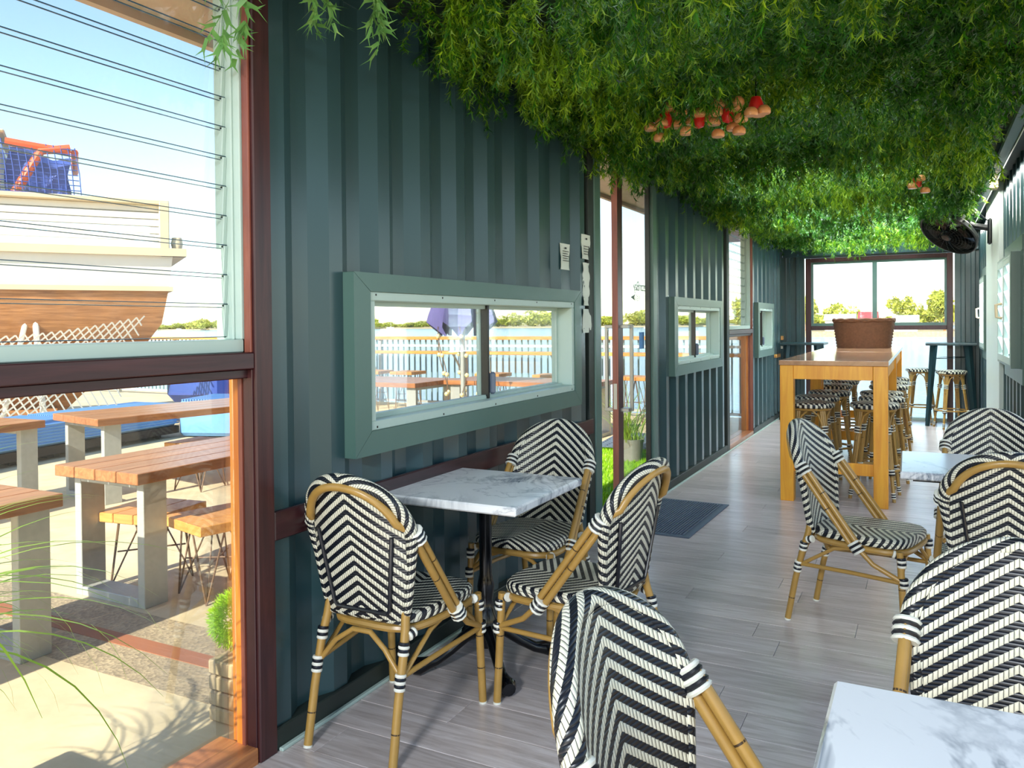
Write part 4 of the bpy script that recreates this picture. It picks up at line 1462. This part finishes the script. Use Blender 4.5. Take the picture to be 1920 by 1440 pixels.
def bar_seat(label, x, y):
    return patio_stool(label, x, y, 0, .72, .46)
bs = bar_seat('first high timber stool from left along the harbour rail', -9.45, 11.6)
for i, x in enumerate((-8.75, -8.05, -6.35, -5.3, -3.9, -2.9)):
    dup(bs, (x, 11.6, G), 0, '%s high timber stool from left along the harbour rail' % ['second', 'third', 'fourth', 'fifth', 'sixth', 'seventh'][i])

# railing by the water
rl = thing('railing', 'timber capped balustrade with bar ledge along the waterfront', 'railing', (0, 0, 0))
MB().box(-26, -1.9, 12.42, 12.60, 1.13, 1.19, c=.005).build('cap_rail', M['decktop_x'], rl)
MB().box(-26, -1.9, 11.95, 12.32, .885, .935, c=.005).build('bar_ledge', M['decktop_x'], rl)
MB().box(-26, -1.9, 12.48, 12.54, 1.00, 1.04).build('top_rail', M['white'], rl, smooth=False)
MB().box(-26, -1.9, 12.48, 12.54, G + .08, G + .12).build('bottom_rail', M['galv'], rl, smooth=False)
bal = MB()
x = -25.9
bo = None
k = 0
while x < -2.0:
    if k < 200:
        if bo is None:
            bo = MB().box(-.012, .012, 12.50, 12.52, G + .1, 1.13).build('baluster', M['baluster'], rl, smooth=False)
            o = bo
        else:
            o = bo.copy()
            COL.objects.link(o)
            o.parent = rl
        o.location = (x, 0, 0)
    x += .125
    k += 1
for x in np.arange(-24.5, -2, 1.9):
    MB().box(x - .03, x + .03, 12.46, 12.54, G, 1.13).build('post', M['galv'], rl, smooth=False)
    MB().tube([(x, 12.46, .45), (x, 12.05, .885)], .02, 6).build('bracket', M['galv'], rl)

# closed parasol with festoon lights
um = thing('parasol', 'closed lilac parasol strung with festoon lights outside the low window', 'umbrella', (-5.32, 8.9, G))
MB().tube([(0, 0, .05), (0, 0, 3.1)], .032, 12).build('pole', M['galv'], um)
MB().lathe([(0, .06), (.30, .06), (.32, .03), (.32, 0), (0, 0)], 24).build('base', M['iron'], um)
n = 40
V, F = [], []
prof = [(.03, 3.0), (.06, 2.8), (.14, 2.4), (.24, 2.0), (.34, 1.65), (.36, 1.46)]
for r_, z in prof:
    for q in range(n):
        a = 2 * math.pi * q / n
        rr = r_ * (1 + .32 * math.cos(a * 8)) * 1.0
        zz = z + (.10 * math.cos(a * 8) if z < 1.5 else 0)
        V.append((rr * math.cos(a), rr * math.sin(a), zz))
for i in range(len(prof) - 1):
    for q in range(n):
        F.append((i * n + q, i * n + (q + 1) % n, (i + 1) * n + (q + 1) % n, (i + 1) * n + q))
MB().add(V, F).build('canopy', M['lilac'], um)
for k in range(6):
    a = 2 * math.pi * k / 6
    p0 = Vector((.30 * math.cos(a), .30 * math.sin(a), 1.5))
    pts = [p0 + Vector((.05 * math.sin(t * 7 + k), .05 * math.cos(t * 5 + k), -t * 1.35)) for t in np.linspace(0, 1, 12)]
    fm = MB().tube(pts, .006, 5)
    so = fm.build('light_string', M['rod'], um)
    for p in pts[1::2]:
        MB().lathe([(0, .03), (.02, .022), (.03, 0), (.02, -.022), (0, -.03)], 8, c=tuple(p)).build('bulb', M['bulb'], so)

# blue cushioned bench round the boat
bn = thing('outdoor_bench', 'low dark timber bench base under ribbed blue cushions', 'bench', (0, 0, 0))
bpts = [(-8.42, 3.2), (-8.78, 4.65), (-9.02, 6.05), (-9.22, 7.75)]
def seg(a, b, w, z0, z1, mat, nm, parent, rib=0, c=.02):
    a, b = Vector((*a, 0)), Vector((*b, 0))
    d = (b - a)
    L = d.length
    an = math.atan2(d.y, d.x)
    T = Matrix.Translation((a.x, a.y, 0)) @ Matrix.Rotation(an, 4, 'Z')
    mb = MB().box(.012, L - .012, 0, w, z0, z1, c=c)
    if rib:
        for z in np.arange(z0 + .03, z1 - .02, rib):
            mb.box(.02, L - .02, -.010, .01, z, z + rib * .5, c=.004)
        for q in np.arange(.03, w - .03, rib):
            mb.box(.02, L - .02, q, q + rib * .5, z1 - .01, z1 + .010, c=.004)
    mb.xf(T)
    return mb.build(nm, mat, parent)
for i in range(3):
    seg(bpts[i], bpts[i + 1], .8, G + .06, G + .16, M['soil'], 'plinth', bn, c=.004)
    for q in (.15, .5, .85):
        a = Vector((*bpts[i], 0)).lerp(Vector((*bpts[i + 1], 0)), q)
        MB().box(a.x - .55, a.x - .15, a.y - .04, a.y + .04, G, G + .06).build('foot', M['soil'], bn, smooth=False)
lbs = ['nearest ribbed blue cushion at left edge of the near window', 'ribbed blue cushion left of the farther patio table leg', 'ribbed blue cushion behind the farther patio table']
for i in range(3):
    c_ = seg(bpts[i], bpts[i + 1], .8, G + .165, G + .46, M['blue'], 'bench_cushion', None, .035, .05)
    tag(c_, lbs[i], 'cushion', 'ribbed blue bench cushions')
c_ = seg((-8.3, 7.95), (-8.62, 8.85), .9, G + .02, G + .52, M['blue'], 'bench_cushion', None, .04, .05)
tag(c_, 'tall ribbed blue end cushion of the bench beside the railing', 'cushion', 'ribbed blue bench cushions')
c_ = seg((-9.6, 8.9), (-10.1, 10.2), 1.0, G + .35, G + .85, M['blue_dark'], 'tarpaulin_heap', None, 0, .12)
tag(c_, 'deep blue covered heap between bench and harbour railing', 'cover')

# ------------------------------------------------------------------ old boat on the patio
BOAT = (-10.87, 8.80, -.168)
bo = thing('old_boat', 'weathered white and timber boat propped up behind the blue bench', 'boat', BOAT, math.atan2(-.826, -.563))
bo.scale = (1.12, 1.12, 1.12)
# local: +x towards the bow (off to the left), +y is the side turned away from camera? the near side is -y or +y by handedness
# axis a = (-.563,-.826); left of a (local +y) = (.826,-.563) = towards the camera
def hull_loft(prof, xs, taper, name, mat, flip=False):
    g = []
    for x in xs:
        g.append([(x + rk, hw * taper(x), z) for hw, z, rk in prof])
    mb = MB().grid(g, flip=flip)
    g2 = [[(x, -y_, z) for x, y_, z in rw] for rw in g]
    mb.grid(g2, flip=not flip)
    a = g[0]
    b = g2[0]
    n = len(a)
    mb.add(a + b, [(i, i + 1, n + i + 1, n + i) for i in range(n - 1)])
    return mb.build(name, mat, bo)
tp = lambda x: 1.0 if x < 4 else max(.05, 1 - ((x - 4) / 5.0) ** 1.6)
xs = list(np.linspace(0, 8.6, 16))
hull_loft([(.06, .30, 1.2), (.25, .62, .9), (.78, 1.05, .35), (1.08, 1.45, .08), (1.2, 1.90, .0)], xs, tp, 'lower_hull', M['hull'])
hull_loft([(1.205, 1.905, 0), (1.28, 2.12, -.02), (1.33, 2.32, -.04)], xs, tp, 'upper_hull', M['white'])
for z0, z1, hw, ov, mt_ in ((1.87, 1.93, 1.235, .05, 'cream'), (2.31, 2.41, 1.40, .20, 'cream')):
    g = []
    for x in [-ov] + xs[1:]:
        k = tp(x)
        g.append([(x, (hw - .3) * k, z1), (x, hw * k, z1), (x, hw * k, z0), (x, (hw - .12) * k, z0)])
    mb = MB().grid(g)
    mb.grid([[(x, -y_, z) for x, y_, z in rw] for rw in g], flip=True)
    mb.box(-ov, .1, -hw + .02, hw - .02, z0, z1)
    mb.build('rubbing_strip', M[mt_], bo, smooth=False)
MB().box(0, 7, -1.1, 1.1, 2.36, 2.40).build('deck', M['white'], bo, smooth=False)
# planked deckhouse side (towards the camera) and stern end
for i in range(6):
    z0 = 2.42 + i * .096
    lean = .02 * i
    MB().box(.06, 6.5, 1.12 - lean - (.006 if i % 2 else 0), 1.15 - lean, z0 + .007, z0 + .089, c=.006).build('side_plank', M['white'], bo)
    MB().box(.03, .06, -1.1 + lean, 1.14 - lean, z0 + .004, z0 + .092, c=.006).build('end_plank', M['white'], bo)
MB().box(-.02, .10, 1.02, 1.17, 2.40, 3.03, c=.01).build('corner_post', M['cream'], bo)
MB().box(-.02, 6.6, .98, 1.16, 2.99, 3.05, c=.01).build('cap_rail', M['cream'], bo)
MB().box(0, 6.5, -1.1, 1.0, 2.96, 2.99).build('roof', M['white'], bo, smooth=False)
MB().box(1.86, 4.2, -.8, .85, 2.99, 3.80, c=.06).build('wheelhouse', M['white'], bo)
MB().box(1.80, 4.4, -.9, .92, 3.80, 3.84, c=.02).build('wheelhouse_roof', M['cream'], bo)
MB().lathe([(0, -.08), (.06, -.08), (.075, 0), (.06, .08), (0, .08)], 14, c=(-.12, 1.05, 2.5)).build('fender', M['cream'], bo)
for x in (1.4, 3.6, 5.6):
    MB().tube([(x, 1.35, .05), (x + .1, 1.05, 1.5)], .035, 8).build('prop', M['white'], bo)
    MB().tube([(x + .5, 1.25, .05), (x + .2, 1.05, 1.5)], .03, 8).build('prop', M['white'], bo)
    MB().box(x - .1, x + .5, -.3, .3, .05, .34).build('keel_block', M['hull'], bo, smooth=False)
# blue tarpaulin on an orange frame
tb = thing('tarpaulin_bundle', 'blue tarpaulin and net over an orange frame on the boat roof', 'cover', BOAT, math.atan2(-.826, -.563))
tb.scale = (1.12, 1.12, 1.12)
g = []
for u in np.linspace(0, 1, 14):
    rw = []
    for v in np.linspace(0, 1, 14):
        x = 1.12 + u * .68
        zt = 3.72 - .18 * (1 - u) + .05 * math.sin(u * 9 + v * 4)
        ang = v * 2 - 1
        if v < .35: p = (x, .62 + .12 * (1 - v / .35), 3.05 + (zt - 3.05) * (v / .35))
        elif v > .65: p = (x, -.62 - .12 * ((v - .65) / .35), zt - (zt - 3.05) * ((v - .65) / .35))
        else: p = (x, .62 - 1.24 * (v - .35) / .3, zt + .03)
        rw.append((p[0] + .03 * math.sin(v * 13), p[1] + .03 * math.sin(u * 11 + v * 7), p[2]))
    g.append(rw)
MB().grid(g).build('tarpaulin', M['blue_dark'], tb)
MB().tube([(1.72, .86, 3.04), (1.56, .86, 3.35), (1.42, .85, 3.62), (1.10, .83, 3.68)], .055, 8).tube([(1.8, .86, 3.70), (1.42, .85, 3.66), (1.1, .82, 3.64)], .05, 8).tube([(1.05, .8, 3.64), (1.05, -.7, 3.64)], .045, 8).build('frame', M['orange'], tb)
nm = MB()
for k in range(13):
    q = k / 12
    nm.tube([(1.05 + .95 * q, .88, 3.68 + .06 * q), (1.0 + .95 * q, .92, 3.36), (.98 + .95 * q, .93, 3.05)], .006, 4)
for k in range(10):
    z = 3.07 + .065 * k
    nm.tube([(.98 + .008 * k, .93 - .005 * k, z), (1.9, .93 - .005 * k, z + .02)], .006, 4)
nm.build('net', M['blue_dark'], tb, kind='stuff')
# fishing net draped from hull to ground
fn = thing('fishing_net', 'pale rope fishing net draped below the boat hull behind the bench', 'net', BOAT, math.atan2(-.826, -.563))
fn.scale = (1.12, 1.12, 1.12)
nm = MB()
def npt(u, v):
    sag = .25 * math.sin(math.pi * u * 2.2)
    z = 1.55 - .25 * math.sin(u * 6) * (1 - v) - v * (1.55 - G - .3)
    return Vector((.3 + u * 6.5 + .4 * v, 1.30 + .35 * v + .08 * math.sin(u * 9), z + .05 * sag))
NU, NV = 70, 22
for i in range(0, NU):
    for sg in (-1, 1):
        pts = []
        for j in range(NV + 1):
            uu = i / NU + sg * j / NU * .5
            if 0 <= uu <= 1:
                pts.append(npt(uu, j / NV))
        if len(pts) > 2:
            nm.tube(pts, .011, 3, caps=False)
nm.build('netting', M['net'], fn, kind='stuff', smooth=False)

# ------------------------------------------------------------------ plants outside
pt = thing('planter', 'concrete planter box with long arching grass at left edge', 'planter', (-2.45, .72, G))
MB().box(-.34, .32, -.30, .30, 0, .52, c=.01).build('box', M['concrete_block'], pt)
MB().box(-.30, .28, -.26, .26, .50, .53).build('soil', M['soil'], pt, smooth=False)
def blades(n, cx, cy, z, L0, L1, w, r2, lean=1.0, az0=None, spread=.8):
    V, F = [], []
    for i in range(n):
        a = r2.uniform(0, 2 * math.pi) if az0 is None else r2.normal(az0, spread)
        L = r2.uniform(L0, L1)
        p = np.array([cx + r2.normal(0, .07), cy + r2.normal(0, .07), z])
        hd = np.array([math.cos(a), math.sin(a), 0])
        sd_ = np.array([-math.sin(a), math.cos(a), 0])
        e0 = r2.uniform(.9, 1.45)
        bend = r2.uniform(1.2, 2.6) * lean
        for j in range(13):
            t = j / 12
            ww = w * (1 - t ** 2.2) + .0005
            b = len(V)
            V += [p - sd_ * ww, p + sd_ * ww]
            if j:
                F += [(b - 2, b - 1, b + 1), (b - 2, b + 1, b)]
            e = e0 - bend * t
            p = p + (hd * math.cos(e) + np.array([0, 0, math.sin(e)])) * L / 12
    return np.array(V), np.array(F)
r2 = np.random.default_rng(5)
V1, F1 = blades(70, 0.0, .15, .52, .55, 1.12, .0075, r2, 1.05, R(82), .5)
V2, F2 = blades(50, 0, .1, .52, .5, 1.0, .006, r2, 1.0)
mesh_np('grass_blades', np.concatenate([V1, V2]), np.concatenate([F1, F2 + len(V1)]), M['grass'], pt, np.concatenate([np.full(len(V1), .5), np.full(len(V2), .3)]))['kind'] = 'stuff'

tpy = thing('topiary_planter', 'round bright green topiary ball on a weathered timber crate by window jamb', 'plant', (-2.38, 2.27, G))
for k in range(4):
    MB().box(-.085, .085, -.085, .085, .003 + .06 * k, .058 + .06 * k, c=.006).build('slat', M['crate'], tpy)
MB().tube([(0, 0, .24), (0, 0, .32)], .012, 6).build('stem', M['crate'], tpy)
V, F = [], []
for i in range(5200):
    d = r2.normal(0, 1, 3)
    d /= np.linalg.norm(d)
    rr = r2.uniform(.07, .115)
    b0 = d * rr + np.array([0, 0, .385])
    s = np.cross(d, r2.normal(0, 1, 3))
    s /= np.linalg.norm(s)
    tip = b0 + d * .018 + s * .008
    k = len(V)
    V += [b0 - s * .003, b0 + s * .003, tip]
    F.append((k, k + 1, k + 2))
mesh_np('foliage', np.array(V), np.array(F), M['topiary'], tpy, r2.uniform(.2, .9, len(V)))['kind'] = 'stuff'

# artificial turf, rubber grid mat and grasses by the sliding door
tf = MB().box(-3.6, -2.06, 5.1, 10.3, G, G + .012).build('artificial_turf', M['turf'], smooth=False)
tag(tf, 'bright green artificial turf strip outside the sliding door', 'turf', kind='thing')
V, F = [], []
for i in range(26000):
    p = np.array([r2.uniform(-3.6, -2.06), r2.uniform(5.1, 10.3), G + .012])
    s = r2.normal(0, 1, 3) * np.array([1, 1, 0]) * .004
    tip = p + np.array([r2.normal(0, .01), r2.normal(0, .01), .035])
    k = len(V)
    V += [p - s, p + s, tip]
    F.append((k, k + 1, k + 2))
mesh_np('pile', np.array(V), np.array(F), M['topiary'], tf, r2.uniform(0, .6, len(V)))['kind'] = 'stuff'
gm = thing('grid_mat', 'black rubber grid mat on the turf outside sliding door', 'mat', (-3.14, 9.55, G + .052), R(6))
mb = MB()
for i in range(9):
    mb.box(-.42 + .1 * i, -.395 + .1 * i, -.6, .6, 0, .02)
for i in range(13):
    mb.box(-.42, .42, -.6 + .098 * i, -.575 + .098 * i, .001, .021)
mb.build('grid', M['mat'], gm, smooth=False)
og = thing('grass_pot', 'pot of tall wispy grass outside the sliding door', 'plant', (-2.88, 8.4, G + .014))
MB().lathe([(0, 0), (.11, 0), (.14, .22), (.15, .24), (.13, .24), (.12, .21), (0, .21)], 20).build('pot', M['concrete_block'], og)
V, F = blades(80, 0, 0, .21, .45, .85, .005, r2, .55)
mesh_np('grass_blades', V, F, M['grass'], og, r2.uniform(.2, .8, len(V)))['kind'] = 'stuff'

# metal cafe set seen through the tall louvre window
cs = thing('metal_stool', 'green metal cafe stool seen through the tall far louvre window', 'stool', (-3.3, 12.0, G))
MB().box(-.17, .17, -.17, .17, .66, .69, c=.01).build('seat', M['tealmetal'], cs)
for sx in (-1, 1):
    for sy in (-1, 1):
        MB().tube([(sx * .13, sy * .13, .66), (sx * .21, sy * .21, 0)], .016, 6).build('leg', M['tealmetal'], cs)
MB().tube([(-.17, -.17, .3), (.17, -.17, .3), (.17, .17, .3), (-.17, .17, .3)], .008, 6, closed=True).build('brace', M['tealmetal'], cs)

# ------------------------------------------------------------------ harbour
WZ = -1.3
wv = MB().box(-1500, 1500, 13.0, 1800, WZ - 1, WZ)
struct(wv.build('water', M['water'], smooth=False), 'blue harbour water beyond the patio', 'water')
struct(MB().box(-1500, 1500, 520, 1800, WZ - 1, -.3).build('land', M['shore'], smooth=False), 'low muddy far shore of the harbour', 'land')
struct(MB().box(-34, 260, 150, 200, WZ - 1, -.4).build('land_point', M['shore'], smooth=False), 'nearer grassy point across the water', 'land')

def crown(r2, n, R_, H, ls):
    V, F = [], []
    cs_ = [(np.array([r2.normal(0, R_ * .45), r2.normal(0, R_ * .45), H * r2.uniform(.35, .8)]), R_ * r2.uniform(.35, .6)) for _ in range(8)]
    for i in range(n):
        c, rr = cs_[int(r2.integers(0, 8))]
        d = r2.normal(0, 1, 3)
        d /= np.linalg.norm(d)
        p = c + d * rr * r2.uniform(.8, 1.0)
        p[2] = max(p[2], .15)
        s = r2.normal(0, 1, 3) * ls
        t = r2.normal(0, 1, 3) * ls
        k = len(V)
        V += [p - s, p + s, p + t]
        F.append((k, k + 1, k + 2))
    return np.array(V), np.array(F)
cr = [crown(r2, 500, 5.0, 9.0, .55) for _ in range(4)]
pls = []
x = -900.
while x < 500:
    hz = .75 + .3 * math.sin(x * .021) + .15 * math.sin(x * .07)
    for row_ in range(2):
        pls.append((x + r2.normal(0, 3), 530 + 14 * row_ + r2.normal(0, 4), -.6, 1.5, hz * r2.uniform(.8, 1.2), int(r2.integers(0, 4)), r2.uniform(.2, .8)))
    x += 8.5
V, F, T = scatter(cr, pls)
tag(mesh_np('mangrove_belt', V, F, M['mangrove'], tint=T), 'continuous yellow green mangrove belt on the far shore', 'trees', kind='stuff')

tr0 = None
spots = [(-33, 172, .9, .85), (-27, 158, .8, .72), (-21.5, 172, .8, .8), (-16, 186, .8, .62), (-3.5, 176, .8, .8), (3, 160, .8, .9), (9, 176, .9, .95), (15, 160, .85, .9), (21, 176, .9, .85), (29, 162, 1.0, .9)]
for i, (x, y, s, h) in enumerate(spots):
    t = thing('shore_tree', '%s tree from left on the shore point seen through the end window' % ['first', 'second', 'third', 'fourth', 'fifth', 'sixth', 'seventh', 'eighth', 'ninth', 'tenth'][i], 'tree', (x, y, -.4), 0, 'trees on the nearer point')
    V, F = crown(np.random.default_rng(40 + i), 900, 3.6 * s, 8.4 * h, .34)
    mesh_np('crown', V, F, M['mangrove'], t, np.random.default_rng(i).uniform(.2, .9, len(V)))
    MB().tube([(0, 0, 0), (.1, 0, 3.5 * h)], .22, 6).build('trunk', M['hull'], t)
def house(name, label, x, y, w, d, h, mat, rmat):
    t = thing(name, label, 'building', (x, y, -.4), 0, 'buildings on the nearer point')
    MB().box(-w / 2, w / 2, 0, d, 0, h).build('wall', M[mat], t, smooth=False)
    V = [(-w / 2 - .3, -.3, h), (w / 2 + .3, -.3, h), (w / 2 + .3, d + .3, h), (-w / 2 - .3, d + .3, h), (-w / 2 - .3, d / 2, h + 1.2), (w / 2 + .3, d / 2, h + 1.2)]
    MB().add(V, [(0, 1, 5, 4), (2, 3, 4, 5), (0, 4, 3), (1, 2, 5), (3, 2, 1, 0)]).build('roof', M[rmat], t, smooth=False)
    for k in range(3):
        MB().box(-w * .35 + k * w * .28, -w * .35 + k * w * .28 + w * .13, -.05, .02, h * .4, h * .75).build('window', M['tealmetal'], t, smooth=False)
house('boat_shed', 'small red boat shed on far point beside window mullion', -9.0, 154, 2.7, 3, 2.3, 'redwall', 'redwall')
house('boat_shed', 'long white boat shed on far point left of the red shed', -14.2, 160, 5.0, 4, 2.0, 'white', 'pale')
house('boat_shed', 'white shed among trees at right of the end window view', -3.0, 152, 3.6, 3, 1.6, 'white', 'pale')

def yacht(label, x, y, L=8.0, mast=True, rz=0.3):
    t = thing('moored_boat', label, 'boat', (x, y, WZ), rz, 'boats moored in the harbour')
    g = []
    for u in np.linspace(0, 1, 9):
        k = (1 - (2 * u - .8) ** 2 * .4) if u < .6 else max(.03, 1 - ((u - .6) / .4) ** 2)
        g.append([(L * (u - .5), .14 * L * k, .9 + .2 * u), (L * (u - .5), .11 * L * k, .1), (L * (u - .5), -.11 * L * k, .1), (L * (u - .5), -.14 * L * k, .9 + .2 * u), (L * (u - .5), .14 * L * k, .9 + .2 * u)])
    MB().grid(g).build('hull', M['white'], t)
    MB().box(-L * .2, L * .15, -.08 * L, .08 * L, .9, 1.9, c=.15).build('cabin', M['white'], t)
    if mast:
        MB().tube([(0, 0, 1), (0, 0, 10.5)], .09, 6).build('mast', M['white'], t)
for i, (x, y, L, ms) in enumerate(((-462, 350, 13, False), (-475, 400, 10, False), (-250, 345, 11, True), (-205, 350, 13, False), (-560, 420, 13, True), (-118, 380, 10, True))):
    yacht(['white cruiser moored nearest the near louvre window view', 'smaller white cruiser moored behind old boat stern', 'white yacht with mast seen through the low window', 'white cruiser seen at right end of the low window', 'white yacht far left beyond the old boat', 'white yacht seen through the door opening'][i], x, y, L, ms)
